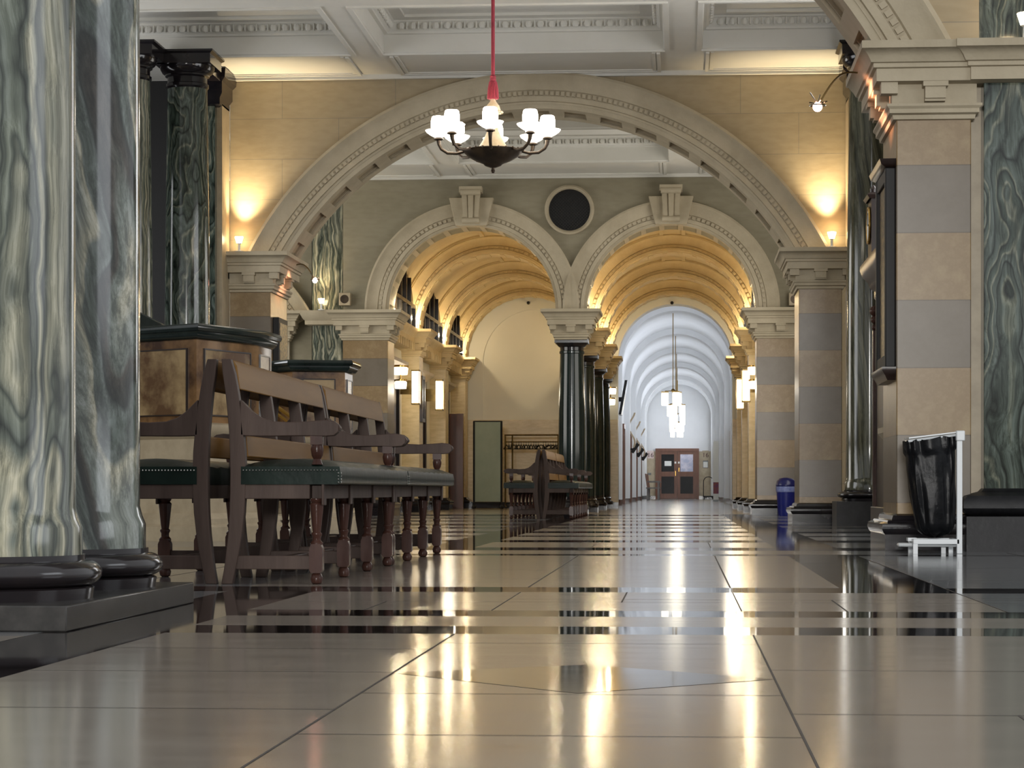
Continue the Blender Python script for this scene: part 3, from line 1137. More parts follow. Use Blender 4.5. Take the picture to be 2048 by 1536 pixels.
# right wall with high windows
wins = [(51.5, 55.0), (60.0, 63.8), (68.4, 72.2), (77.0, 80.8), (86.0, 90.0), (92.2, 94.9)]  # last window is an addition to brighten the corridor's end wall
e = YE + .6
for (a, b2) in wins + [(YD, None)]:
    m.box(CX + CW, CX + CW + .1, e, a, 1.98, CS)
    if b2:
        m.box(CX + CW, CX + CW + .1, a, b2, 1.98, 2.3)
        e = b2
m.box(CX + RC, CX + CW, YE + .55, YE + .6, 0, CS)
wl = struct('wall_corridor_right', m, 'whitewall', label='right white wall of the long corridor with high windows', cat='wall')
MB().box(CX + CW - .01, CX + CW + .1, YE + .6, YD, .13, 1.98).build('dado', 'travertine', wl)
MB().box(CX + CW - .025, CX + CW + .1, YE + .6, YD, 0, .13).build('skirting', 'black', wl)
for k, (a, b2) in enumerate(wins):
    m = MB()
    m.box(CX + CW + .06, CX + CW + .08, a, b2, 2.3, CS)
    o = struct('window_%d' % (k + 1), m, 'sky', label='high daylight window of the corridor, number %d from the entrance' % (k + 1), cat='window')
    f = MB()
    for q in range(5):
        y = a + (b2 - a) * q / 4
        f.box(CX + CW, CX + CW + .07, y - .03, y + .03, 2.3, CS)
    f.box(CX + CW, CX + CW + .07, a, b2, 2.3, 2.35)
    f.build('window_frame', 'whitemetal', o)
    area('window_daylight', (CX + CW - .03, (a + b2) / 2, 2.83), (0, radians(90), 0), .9, b2 - a - .2, 58 if a < 80 else 62, (.88, .93, 1))
m = MB()
m.arc(CX, CS, YE + .6, [(CW, 0), (CW, YD - YE - .6), (CW + .08, YD - YE - .6), (CW + .08, 0)], 0, pi, 40)
v = struct('ceiling_corridor', m, 'whitewall', label='white barrel vault of the long corridor', cat='ceiling')
for y in [50.6, 56.2, 64.6, 73.2, 81.8, 91.2, 95.4]:
    r = MB()
    r.arc(CX, CS, y, [(CW + .01, 0), (CW - .15, .0), (CW - .15, .8), (CW + .01, .8)], 0, pi, 40)
    for s in (-1, 1):
        x0, x1 = sorted((CX + s * CW, CX + s * (CW - .15)))
        r.box(x0, x1, y, y + .8, 0.14, CS)
    r.build('rib', 'whitewall', v)
m = MB()
m.box(CX - CW, CX + CW, YD, YD + .15, 0, 4.9)
wl = struct('wall_far', m, 'whitewall', label='white end wall of the corridor above the double doors', cat='wall')
dx0, dz1 = at(1311, 897, YD)
dx1, _ = at(1398, 897, YD)
MB().box(CX - CW, dx0, YD - .03, YD, .13, 1.95).box(dx1, CX + CW, YD - .03, YD, .13, 1.95).build('dado', 'travertine', wl)
m = MB()
m.box(CX - CW, dx0, YD - .045, YD, 0, .13).box(dx1, CX + CW, YD - .045, YD, 0, .13)
m.build('skirting', 'black', wl)
# double door
m = MB()
m.box(dx0, dx0 + .12, YD - .1, YD, 0, dz1)
m.box(dx1 - .12, dx1, YD - .1, YD, 0, dz1)
m.box(dx0 + .12, dx1 - .12, YD - .1, YD, dz1 - .12, dz1)
d = struct('door_8', m, 'doorwood', label='reddish wooden double door at the end of the corridor', cat='door')
xm = (dx0 + dx1) / 2
for k, (a, b2) in enumerate(((dx0 + .12, xm - .005), (xm + .005, dx1 - .12))):
    l = MB()
    zt = dz1 - .12
    st = .12
    y0, y1 = YD - .06, YD - .01
    l.box(a, a + st, y0, y1, 0.01, zt)
    l.box(b2 - st, b2, y0, y1, 0.01, zt)
    l.box(a + st, b2 - st, y0, y1, 0.01, .22)
    l.box(a + st, b2 - st, y0, y1, .92, 1.12)
    l.box(a + st, b2 - st, y0, y1, zt - .12, zt)
    lf = l.build('door_leaf', 'doorwood', d)
    p = MB()
    p.box(a + st, b2 - st, y0 + .02, y0 + .03, 1.12, zt - .12)
    p.build('upper_pane', 'glassdark' if k == 0 else 'glassblue', lf)
    p = MB()
    p.box(a + st, b2 - st, y0 + .02, y0 + .03, .22, .92)
    p.build('lower_pane', 'glassdark', lf)
    p = MB()
    hx = xm + (-.07 if k == 0 else .07)
    p.box(hx - .015, hx + .015, y0 - .03, y0, .95 if k == 0 else 1.12, 1.15 if k == 0 else 1.28)
    p.build('handle', 'brass', lf)
    p = MB()
    p.box(hx - .04, hx + .03, y0 - .006, y0, 1.45, 1.53)
    p.build('plate', 'paper', lf)
m = MB()
x, z = at(1336, 927, YD)
m.box(x - .14, x + .14, YD - .052, YD - .043, z - .1, z + .1)
tag(m.build('paper_notice', 'paper'), 'white paper notice taped to the glass of the far double door', 'notice')
# signs 16
for (px, lab, mt) in ((1301, 'pale sign reading 16 on the side of the chairs by the double door', 'pink'), (1411, 'sign reading 16 above a small framed notice, by the trolley', 'travertine')):
    x, z = at(px, 909, YD)
    t = thing('number_sign', lab, 'sign', (x, YD - .03, z), 'signs reading 16')
    MB().box(-.13, .13, -.012, 0, -.16, .16).build('plate', mt, t)
    cu = bpy.data.curves.new('lettering', 'FONT')
    cu.body = '16'
    cu.size = .26
    cu.extrude = .003
    cu.align_x = 'CENTER'
    cu.align_y = 'CENTER'
    to = bpy.data.objects.new('lettering', cu)
    COL.objects.link(to)
    to.parent = t
    to.location = (0, -.016, -.03)
    bpy.context.view_layer.update()
    me = bpy.data.meshes.new_from_object(to.evaluated_get(bpy.context.evaluated_depsgraph_get()))
    bpy.data.objects.remove(to)
    bpy.data.curves.remove(cu)
    me.materials.clear()
    me.materials.append(MT['ink'])
    to = bpy.data.objects.new('lettering', me)
    COL.objects.link(to)
    to.parent = t
    to.location = (0, -.016, -.03)
    to.rotation_euler = (pi / 2, 0, 0)
x, z = at(1411, 929, YD)
t = thing('framed_notice', 'small framed notice hanging below the 16 sign by the trolley', 'notice', (x, YD - .03, z))
MB().box(-.11, .11, -.015, 0, -.14, .16).build('frame', 'grey', t)
MB().box(-.09, .09, -.019, -.014, -.12, .11).build('paper', 'paper', t)
x, z = at(1299, 948, YD)
m = MB()
m.box(x - .07, x + .07, YD - .05, YD - .03, z - .04, z + .04)
tag(m.build('wall_socket', 'grey'), 'small dark wall plate below the 16 sign beside the chairs', 'socket')
# trolley hoop
x = ax(1417, 94.5)
t = thing('hoop_trolley', 'black metal trolley with a hooped handle right of the double door', 'trolley', (x, 94.5, 0))
m = MB()
w2 = .2
pts = [(-w2, 0, .12), (-w2, 0, .7)] + [(-w2 * cos(q), 0, .7 + .2 * sin(q)) for q in [pi * j / 8 for j in range(1, 8)]] + [(w2, 0, .7), (w2, 0, .12)]
m.tube(pts, .016, 8)
m.build('handle', 'dark', t)
MB().box(-.22, .22, -.05, .5, .09, .13).build('deck', 'dark', t)
for sx in (-.17, .17):
    for sy in (0, .42):
        m = MB()
        m.tube([(sx - .02, sy, .045), (sx + .02, sy, .045)], .045, 10)
        m.build('wheel', 'dark', t)
# roll-up banner
x, z1 = at(1440, 873, 76)
t = thing('roll_up_banner', 'tall white roll-up banner with a purple foot in the corridor', 'banner', (1.075, 76, 0))
MB().box(-.085, .085, -.01, .01, .05, 1.95).build('sheet', 'paper', t)
MB().box(-.085, .085, -.014, .014, .25, .62).build('printed_foot', 'purple', t)
MB().box(-.09, .075, -.08, .08, 0, .06).build('base', 'grey', t)
# screens, sculptures and frames on the corridor's left wall
xw = CX - CW
t = thing('wall_television', 'dark television on a bracket just inside the corridor entrance', 'television', (xw + .15, 54.0, 2.45))
m = MB()
m.prism([(.02, -.35), (.08, -.35), (.26, .40), (.20, .40)], 'x', -.02, .02)
m = MB()
m.prism([(.0, -.36), (.06, -.36), (.20, .42), (.14, .42)], 'y', -.5, .5)
m.build('screen', 'glassdark', t)
MB().box(-.15, .08, -.05, .05, -.05, .05).build('bracket', 'dark', t)
for k, y in enumerate((68.0, 76.5, 85.5)):
    t = thing('wave_sculpture', ['pale wave-shaped wooden wall panel nearest the corridor entrance', 'pale wave-shaped wooden wall panel second along the corridor', 'pale wave-shaped wooden wall panel nearest the far doors'][k],
              'sculpture', (xw, y, 0), 'wave panels on the corridor wall')
    m = MB()
    zs = [1.60 + 1.0 * i / 20 for i in range(21)]
    cvs = [.14 + .09 * sin((z - 1.60) / 1.0 * 2.2 * pi + .6) for z in zs]
    m.strip([(c - .025, z) for c, z in zip(cvs, zs)], [(c + .025, z) for c, z in zip(cvs, zs)], 'y', -.12, .12)
    m.strip([(.008, z) for z in zs], [(.045, z) for z in zs], 'y', -.16, .16)
    m.build('panel', 'wavewood', t)
    m = MB()
    m.prism([(.10, -.15), (.18, -.19), (.36, .06), (.28, .13)], 'y', .13, .3)
    m.box(.008, .2, .18, .24, -.1, -.04)
    o = m.build('bracket_screen', 'dark', t)
    o.location = (0, 0, 1.62)
for k, y in enumerate((52.2, 58.5, 62.0, 70.5, 79.5, 88.0)):
    m = MB()
    m.box(xw, xw + .07, y, y + .12, 0, 2.0).box(xw, xw + .07, y + 1.0, y + 1.12, 0, 2.0).box(xw, xw + .07, y, y + 1.12, 2.0, 2.12)
    dd = struct('door_%d' % (9 + k), m, 'doorwood', label='brown side door of the corridor, number %d from the entrance' % (k + 1), cat='door')
    MB().box(xw, xw + .03, y + .12, y + 1.0, 0, 2.0).build('door_leaf', 'darkwood', dd)
t = thing('wall_poster', 'tall narrow dark red poster on the corridor wall beyond the television', 'poster', (xw, 60.5, 2.0))
MB().box(.0, .04, -.4, .4, -.7, 1.1).build('frame', 'darkwood', t)
MB().box(.04, .045, -.36, .36, -.66, 1.06).build('print', 'pink', t)

# corridor bench by the double door
def corridor_bench(y, lab):
    t = thing('corridor_bench', lab, 'bench', (xw + .19, y, 0), 'dark benches at the end of the corridor')
    MB().box(.05, .55, -.9, .9, .42, .47).build('seat', 'darkwood', t)
    MB().prism([(.08, .47), (.12, .47), (.05, .98), (.01, .98)], 'y', -.9, .9).build('backrest', 'doorwood', t)
    for sy in (-.85, .85):
        for sx in (.1, .5):
            MB().box(sx - .025, sx + .025, sy - .025, sy + .025, 0, .42).build('leg', 'darkwood', t)
        MB().box(.08, .55, sy - .025, sy + .025, .66, .71).build('armrest', 'darkwood', t)
        MB().box(.48, .52, sy - .02, sy + .02, .47, .66).build('arm_post', 'darkwood', t)
    return t


corridor_bench(88.8, 'dark wooden bench along the corridor wall, the nearer of the two')
corridor_bench(92.6, 'dark wooden bench along the corridor wall, next to the double door')

# pendants
def pendant(y, lab):
    zt = CS + CW
    px = {57.8: 1346, 66.3: 1351, 75.0: 1353, 84.0: 1354, 92.5: 1355}[y]
    t = thing('pendant_light', lab, 'lamp', (ax(px, y), y, 2.44), 'lit pendants along the corridor')
    zc = zt - 2.44
    MB().tube([(0, 0, .33), (0, 0, zc - .01)], .012, 6).build('rod', 'brass', t)
    MB().lathe([(0, zc), (.09, zc), (.09, zc - .03), (.02, zc - .05), (0, zc - .05)], seg=16).build('ceiling_rose', 'brass', t)
    m = MB()
    ph = {57.8: 3.0, 66.3: .35, 75.0: .3, 84.0: 2.7, 92.5: 2.9}[y]
    for i in range(3):
        a = 2 * pi * i / 3 + ph
        cx, cy = .20 * cos(a), .20 * sin(a)
        m.tube([(0, 0, .36), (cx, cy, .36)], .011, 5)
        m.box(cx - .09, cx + .09, cy - .09, cy + .09, .318, .345)
    m.ball((0, 0, .37), .05)
    m.build('frame', 'brassdark', t)
    for i in range(3):
        a = 2 * pi * i / 3 + ph
        cx, cy = .20 * cos(a), .20 * sin(a)
        MB().lathe([(.07, 0), (.085, .02), (.085, .30), (.075, .318)], cx, cy, 14).build('shade', 'pendant', t)
    lamp('pendant_bulb', (t.location.x, y, 2.3), 2, (1, .96, .88), 'POINT', .15, t)
    return t


for y, lab in ((57.8, 'first brass pendant with lit glass shades, hanging nearest in the corridor'), (66.3, 'second lit pendant along the corridor, just below the first'),
               (75.0, 'third lit pendant, middle of the five along the corridor'), (84.0, 'fourth lit pendant along the corridor'),
               (92.5, 'last lit pendant, lowest in view over the double door')):
    pendant(y, lab)

# ================================================================== lights on the passage walls
def lantern(px, py0, py1, s, lab):
    Y = 38.6 if px in (832, 1492) else 41.6
    x = ax(px, Y)
    z0, z1 = az(py1, Y), az(py0, Y)
    t = thing('wall_lantern', lab, 'lamp', (x, Y, z0), 'lit box lanterns on the passage walls')
    h = z1 - z0
    MB().box(-.06, .06, -.085, .085, .02, h - .02).build('glass', 'lantern', t)
    m = MB()
    for q in (0, h - .025):
        m.box(-.07, .07, -.095, .095, q, q + .025)
    for sx in (-.07, .06):
        for sy in (-.095, .085):
            m.box(sx, sx + .01, sy, sy + .01, 0, h)
    m.build('frame', 'brassdark', t)
    xo = (PX[0] - RP - .30 if s > 0 else PX[1] + RP + .30) - x
    a, b2 = sorted((xo, -.05 * s))
    MB().box(a, b2, -.03, .03, h * .3, h * .7).build('bracket', 'brassdark', t)
    lamp('lantern_bulb', (x + .16 * s, Y, z0 + h / 2), 11, (1, .89, .70), 'POINT', .12, t)
    return t


lantern(832, 738, 808, 1, 'lit box lantern nearest the arch, on the wall past the oak benches')
lantern(879, 758, 820, 1, 'lit box lantern deeper in the passage, above the far oak bench end')
lantern(1492, 739, 805, -1, 'lit box lantern nearest the arch on the wall by the blue bin')
lantern(1480, 757, 820, -1, 'lit box lantern deeper in the passage on the wall by the blue bin')


for (px, py, lab) in ((1057, 606, 'tiny dark device on the cream wall above the coat rail'), (1344, 606, 'tiny dark device above the mouth of the white corridor')):
    x, z = at(px, py, YE)
    tag(MB().ball((0, -.03, 0), .035).box(-.012, .012, -.01, .08, -.012, .012).build('wall_sensor', 'dark', None, (x, YE, z)), lab, 'sensor')
t = thing('wall_mirror', 'tall dark framed mirror on the pilaster between the two lanterns', 'mirror', (PX[0] - RP, 39.62, 1.52))
m = MB()
m.box(0, .05, -.2, -.15, 0, .78).box(0, .05, .15, .2, 0, .78).box(0, .05, -.15, .15, 0, .06).box(0, .05, -.15, .15, .72, .78)
m.build('frame', 'darkwood', t)
MB().box(0, .02, -.15, .15, .06, .72).build('glass', mat('mirror_glass', '#c8ccc8', None, rough=.05, metal=1), t)


def crystal(x, y, z, s, lab):
    t = thing('crystal_sconce', lab, 'lamp', (x, y, z), 'crystal wall sconces')
    for (zz, r) in ((.30, .12), (.08, .10)):
        m = MB()
        m.lathe([(r * .9, zz - .1), (r, zz), (r * .8, zz + .02)], seg=16)
        m.build('crystal_tier', 'pendant', t)
        m = MB()
        m.lathe([(r * 1.05, zz + .02), (r * 1.05, zz + .045), (0, zz + .05)], seg=16)
        m.build('rim', 'brass', t)
    m = MB()
    m.tube([(0, 0, .35), (-.1 * s, .02 if abs(s) == 1 else .25, .35)], .012, 6)
    m.tube([(0, 0, .0), (0, 0, .35)], .012, 6)
    m.build('arm', 'brass', t)


x, z = at(795, 775, 36.9)
crystal(x + .05, 36.9, z, 1, 'glittering tiered wall sconce over the first dark doorway')
x, z = at(1221, 808, 48.1)
crystal(x, 48.1, z, .5, 'glittering tiered sconce beside the last black column')
x, z = at(1513, 775, 36.9)
crystal(x - .02, 36.9, z, -1, 'glittering tiered wall sconce behind the pier with the blue bin')


def uplight(name, x, y, z, lab, power=40, aim=(0, 0, 1), grp='small uplights on the impost ledges', angle=95, col=WARM):
    t = thing(name, lab, 'lamp', (x, y, z), grp)
    m = MB()
    m.lathe([(.05, 0), (.05, .012), (.016, .02), (.014, .09), (.03, .10)], seg=14)
    m.build('stand', 'whitemetal', t)
    m = MB()
    m.lathe([(.028, .10), (.05, .17), (.045, .175), (.02, .12)], seg=14)
    m.build('reflector', 'bulb', t)
    lamp('uplight_lamp', (x, y, z + .2), power, col, 'SPOT', .03, t, (x + aim[0], y + aim[1], z + .2 + aim[2]), angle, 1.0)
    return t


uplight('uplight', -5.02, YB - .12, ZI, 'small white uplight on the ledge beside the dark marble columns', 190, (.16, -.02, 1), angle=80)
uplight('uplight', 1.66, YB - .12, ZI, 'small white uplight on the ledge above the pier near the blue bin', 190, (-.16, -.02, 1), angle=80)
uplight('uplight', ax(643, YC - .1), YC - .12, ZI, 'small white uplight in front of the far striped marble pilaster', 25, (0, .1, 1))
uplight('uplight', 2.06, YA - .1, ZI, 'small white uplight on the near ledge at the picture edge', 20, (0, .3, 1))
# vault lamps
for k, (cx, side) in enumerate(((PX[0], -1), (PX[0], 1), (PX[1], -1), (PX[1], 1))):
    for j, y in enumerate((YC + 1.0, 39.1, 43.5, 47.4)):
        x = cx + side * (RP + .04)
        nm = ('left passage, outer ledge', 'left passage, column side', 'right passage, column side', 'right passage, outer ledge')[k]
        lab = 'tiny vault lamp, %s, %s' % (nm, ('just behind the arch', 'at the second rib', 'at the third rib', 'by the end wall')[j])
        t = thing('vault_lamp', lab, 'lamp', (x, y, ZI), 'tiny lamps along the vault ledges')
        MB().lathe([(.04, 0), (.04, .02), (.02, .03), (.02, .06)], seg=10).build('stand', 'whitemetal', t)
        MB().ball((0, 0, .085), .033).build('bulb', 'bulb', t)
        lamp('vault_bulb', (x - side * .10, y, ZI + .18), 17, WARM, 'POINT', .03, t)


def spot_on_rod(sx, sy, sz, ax_, ay_, az_, lab, tgt, power):
    t = thing('spot_lamp', lab, 'lamp', (sx, sy, sz), 'red-tinted spot lamps on curved rods')
    P0 = Vector((ax_ - sx, ay_ - sy, az_ - sz))
    pts = []
    for i in range(13):
        q = i / 12
        p = P0 * (1 - q)
        p.z += .13 * sin(pi * min(1, q * 1.0)) * .6
        pts.append(p)
    MB().tube(pts, .006, 6).build('rod', 'brassdark', t)
    d = (Vector(tgt) - Vector((sx, sy, sz))).normalized()
    MB().ball((0, 0, 0), .03).build('bulb', 'pinkbulb', t)
    m = MB()
    for k in range(5):
        a = 2 * pi * k / 5
        m.tube([(0, 0, .02), (.06 * cos(a), .06 * sin(a), .035 + .05 * (k % 2))], .004, 4)
    m.tube([(.05 * cos(a), .05 * sin(a), .01) for a in [2 * pi * i / 16 for i in range(16)]], .004, 4, close=True)
    m.build('cage', 'silver', t)
    lamp('spot_bulb', Vector((sx, sy, sz)) + d * .05, power, (1, .47, .30), 'SPOT', .03, t, tgt, 75, .7)


x, z = at(1635, 214, YA + .3)
spot_on_rod(x, YA + .3, z, 1.08, YA + .2, ZI - .12, 'glaring pinkish spot lamp on a curved rod beside the near pier', (1.35, YA + .35, ZI - .28), 26)
x, z = at(630, 561, YB + .4)
spot_on_rod(x, YB + .4, z, -4.45, YB + .4, ZI - .1, 'glaring pinkish spot lamp left of the twin arches, by the noticeboard pier', (-4.7, YB + .5, ZI - .35), 16)


# ================================================================== big marble columns
def column(x, y, r, zb, zt, matn, label, plinth, tor, cap=True, group=None, rz=0, lowbase=False):
    t = thing('marble_column', label, 'column', (x, y, 0), group, rz)
    z0 = zb
    ent = [(r * 1.07, z0), (r * 1.07, z0 + .075), (r * 1.03, z0 + .10), (r * 1.0, z0 + .13)]
    n = 12
    sh = ent + [(r * (1 - .13 * (max(0, i / n - .25) / .75) ** 1.6), z0 + .13 + (zt - z0 - .13) * i / n) for i in range(1, n + 1)]
    MB().lathe(sh, seg=64).build('shaft', matn, t)
    m = MB()
    m.lathe([(r * 1.18, plinth), (r * 1.20, plinth + .03), (r * 1.17, plinth + .035)] +
            [(r * 1.10 + (tor - r * 1.10) * cos(q), plinth + .035 + (zb - plinth - .05) * (.5 + .5 * sin(q))) for q in [-pi / 2 + pi * i / 12 for i in range(13)]] +
            [(r * 1.10, zb - .012), (r * 1.10, zb)], seg=64)
    m.build('base', 'black', t)
    if cap:
        rt = r * .87
        m = MB()
        m.lathe([(rt, zt - .02), (rt * 1.08, zt), (rt * 1.08, zt + .03), (rt * 1.0, zt + .04), (rt * 1.0, zt + .10), (rt * 1.12, zt + .115), (rt * 1.12, zt + .13),
                 (rt * 1.25, zt + .15), (rt * 1.36, zt + .19), (rt * 1.38, zt + .22)], seg=48)
        e = rt * 1.45
        m.box(-e, e, -e, e, zt + .22, zt + .32)
        m.rect(-e, e, -e, e, [(0, zt + .32), (.03, zt + .34), (.03, zt + .36)], top=True)
        m.build('capital', 'black', t)
    return t


# near pair on a low dark plinth
t = MB()
t.box(-2.75, -1.60, 6.02, 7.62, 0, .068)
tag(t.build('column_plinth', 'plinth', bevel=.004), 'low dark stone plinth under the two nearest marble columns', 'plinth')
column(-1.955, 6.44, .262, .19, 4.72, 'marbleA', 'green marble column at the very front, with upright cream and green bands', .068, .335, group='pair of near marble columns')
column(-1.955, 7.22, .262, .19, 4.72, 'marbleB', 'green marble column just behind the front one, with diagonal dark veins', .068, .335, group='pair of near marble columns')
# pair beyond the stairs
for (x, y, mn, lab) in ((-5.82, 24.45, 'marbleA', 'grey-green marble column half hidden by the near pair, above the stair handrail'),
                        (-5.32, 25.0, 'marbleC', 'dark marble column with a swirling pale centre, beside the arch wall'),
                        (1.97, 25.0, 'marbleD', 'olive veined marble column beside the longcase clock')):
    c = column(x, y, .245, .37, 4.70, mn, lab, .25, .34)
    MB().box(-.37, .37, -.37, .37, 0, .25).build('pedestal', 'blackstone', c)
# pilasters against the arch wall
t = thing('marble_pilaster', 'dark folded green marble pilaster squeezed beside the dark marble column', 'pilaster', (-5.33, 26.1, 0))
MB().box(-.30, .12, -.15, .35, 0.2, 4.7).build('shaft', 'marbleC', t)
MB().box(.12, .18, -.05, .39, .2, 4.7).build('edge_strip', 'travertine', t)
m = MB()
m.rect(-.30, .15, -.15, .35, [(0, 4.66), (.03, 4.68), (.03, 4.75), (.06, 4.80), (.06, 4.93), (.10, 4.97), (.11, 5.07)], top=True, bot=True)
m.box(-.3, .2, -1.0, -.1, 4.92, 5.07)
m.build('capital', 'black', t)
MB().box(-.33, .2, -.18, .38, 0, .2).build('base', 'black', t)
t = thing('marble_pilaster', 'olive marble pilaster half hidden behind the column by the clock', 'pilaster', (2.03, 26.1, 0))
MB().box(-.16, .30, -.15, .35, 0.2, 4.7).build('shaft', 'marbleD', t)
MB().box(-.21, -.16, -.05, .39, .2, 4.7).build('edge_strip', 'travertine', t)
m = MB()
m.rect(-.18, .30, -.15, .35, [(0, 4.66), (.03, 4.68), (.03, 4.75), (.06, 4.80), (.06, 4.93), (.10, 4.97), (.11, 5.07)], top=True, bot=True)
m.build('capital', 'black', t)
MB().box(-.22, .33, -.18, .38, 0, .2).build('base', 'black', t)
# striped pilaster left of the twin arches
t = thing('marble_pilaster', 'striped green marble pilaster left of the twin arches', 'pilaster', (-5.33, YC + .25, 0))
MB().box(-.24, .22, -.2, .3, 0.2, ZC).build('shaft', 'marbleA', t)
m = MB()
m.rect(-.24, .22, -.2, .3, [(.02, ZI - .22), (.10, ZI - .21), (.10, ZI - .15), (.13, ZI - .12), (.17, ZI - .045), (.17, ZI)], top=True, bot=True)
m.build('impost', 'stone', t)
MB().box(-.3, .23, -.26, .3, 0, .2).build('base', 'black', t)

# outer walls
m = MB()
m.box(-12, 12, -28, -27.6, 0, 2.75)
m.box(-12.2, -12, -28, 20, 0, 2.2)
struct('wall_rear', m, 'wallC', label='plain stone walls of the hall behind the camera', cat='wall')
m = MB()
m.box(2.32, 2.5, 15.5, YC + .8, 0, ZC)
struct('wall_right', m, 'wallB', label='right wall of the hall behind the clock', cat='wall')
m = MB()
m.box(-8.4, -5.62, YC + .3, YC + .5, 0, ZC)
wl = struct('wall_side', m, 'wallC', label='wall of the side bay left of the striped pilaster', cat='wall')
m = MB()
m.box(-7.4, -5.95, YC + .22, YC + .3, 0.2, ZI - .44)
impost(m, -7.4, -5.95, YC + .1, YC + .3, ny=1, nx=4)
m.build('side_pier', 'stone', wl)
archivolt_mesh(-8.40, CZ, YC + .2, 3.25, 2.9, radians(30), 48).build('archivolt', 'stone', wl)
MB().box(-6.85, -6.2, YC + .25, YC + .31, ZI + .3, 4.4).build('panel', 'cream', wl)
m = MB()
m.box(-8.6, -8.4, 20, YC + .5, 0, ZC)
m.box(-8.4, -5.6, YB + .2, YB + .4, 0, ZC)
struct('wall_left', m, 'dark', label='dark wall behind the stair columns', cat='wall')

# ================================================================== stairs with onyx balustrades
def poly_profile(m, pts, prof, closed=False):
    """sweep (outward offset, z) along a plan polyline with mitred corners; outward = right of travel"""
    n = len(pts)
    P = [Vector((p[0], p[1])) for p in pts]
    rows_ = []
    for i in range(n):
        d0 = (P[i] - P[i - 1]).normalized() if i > 0 else (P[1] - P[0]).normalized()
        d1 = (P[i + 1] - P[i]).normalized() if i < n - 1 else d0
        n0, n1 = Vector((d0.y, -d0.x)), Vector((d1.y, -d1.x))
        b2 = (n0 + n1)
        b2 = b2 / max(b2.dot(n0), .2)
        rows_.append([(P[i].x + b2.x * o, P[i].y + b2.y * o, z) for o, z in prof])
    k = len(prof)
    vs = [v for r in rows_ for v in r]
    fs = []
    for i in range(n - 1):
        for j in range(k):
            l = (j + 1) % k
            fs.append((i * k + j, (i + 1) * k + j, (i + 1) * k + l, i * k + l))
    fs.append(tuple(range(k)))
    fs.append(tuple((n - 1) * k + j for j in range(k))[::-1])
    m.add(vs, fs)


def balustrade(pts, label, zt=1.57, zl=.86):
    """pts run so that the visible face lies to the right of travel"""
    p0 = pts[0]
    t = thing('stair_balustrade', label, 'balustrade', (0, 0, 0), 'onyx balustrades of the stairs')
    T = .42
    m = MB()
    poly_profile(m, pts, [(0, .2), (0, zl - .06), (-T, zl - .06), (-T, .2)])
    poly_profile(m, pts, [(.10, 0), (.10, .10), (.07, .12), (.07, .16), (.03, .2), (-T, .2), (-T, 0)])
    poly_profile(m, pts, [(0, zl - .12), (.05, zl - .08), (.07, zl - .05), (.07, zl - .015), (.04, zl), (-T, zl), (-T, zl - .12)])
    m.build('stone_dado', 'travertine', t)
    m = MB()
    poly_profile(m, pts, [(0, zl), (0, zt - .1), (-T, zt - .1), (-T, zl)])
    bd = m.build('onyx_body', 'onyx', t)
    for i in range(len(pts) - 1):
        a, b2 = Vector(pts[i]), Vector(pts[i + 1])
        L = (b2 - a).length
        if L < .35:
            continue
        d = (b2 - a) / L
        nn = Vector((d.y, -d.x))
        e0, e1 = .1, L - .1
        A, B = a + d * e0, a + d * e1
        m = MB()
        z0, z1 = zl + .06, zt - .18
        q = nn * .008
        m.add([(A.x + q.x, A.y + q.y, z0), (B.x + q.x, B.y + q.y, z0), (B.x + q.x, B.y + q.y, z1), (A.x + q.x, A.y + q.y, z1),
               (A.x, A.y, z0), (B.x, B.y, z0), (B.x, B.y, z1), (A.x, A.y, z1)],
              [(0, 1, 2, 3), (0, 4, 5, 1), (1, 5, 6, 2), (2, 6, 7, 3), (3, 7, 4, 0)])
        pn = m.build('inset_panel', 'onyxpale', bd)
        m = MB()
        for (u0, u1, w0, w1) in ((e0 - .01, e1 + .01, z0 - .01, z0), (e0 - .01, e1 + .01, z1, z1 + .01), (e0 - .01, e0, z0, z1), (e1, e1 + .01, z0, z1)):
            A, B = a + d * u0, a + d * u1
            q = nn * .014
            m.add([(A.x, A.y, w0), (B.x, B.y, w0), (B.x + q.x, B.y + q.y, w0), (A.x + q.x, A.y + q.y, w0), (A.x, A.y, w1), (B.x, B.y, w1), (B.x + q.x, B.y + q.y, w1), (A.x + q.x, A.y + q.y, w1)],
                  [(0, 1, 2, 3), (4, 5, 6, 7), (0, 1, 5, 4), (1, 2, 6, 5), (2, 3, 7, 6), (3, 0, 4, 7)])
        m.build('panel_moulding', 'darkwood', bd)
    m = MB()
    poly_profile(m, pts, [(.0, zt - .11), (.02, zt - .105), (.035, zt - .09), (.05, zt - .07), (.05, zt - .055), (.075, zt - .05), (.085, zt - .03), (.08, zt - .01), (.07, zt), (-T - .04, zt), (-T - .04, zt - .11)])
    m.build('cap', 'blackgreen', t)
    return t


def fp(px, D):
    a = (px - 1024) / F * D
    return (a * CT - D * ST, a * ST + D * CT)


P0, P1 = fp(393, 17.0), fp(512, 17.75)
balustrade([(-6.6, P0[1] + .9), (fp(262, 17.5)[0], P0[1] + .42), P0, P1, (P1[0] + .03, P1[1] + .5)], 'tall brown onyx balustrade with dark cap standing behind the near oak benches')
Q0, Q1 = fp(585, 21.7), fp(690, 21.8)
balustrade([(-6.6, Q0[1] + .35), fp(560, 21.9), Q0, Q1, (Q1[0], Q1[1] + .5)], 'lower-looking brown onyx balustrade further back, beside the far end of the oak benches')
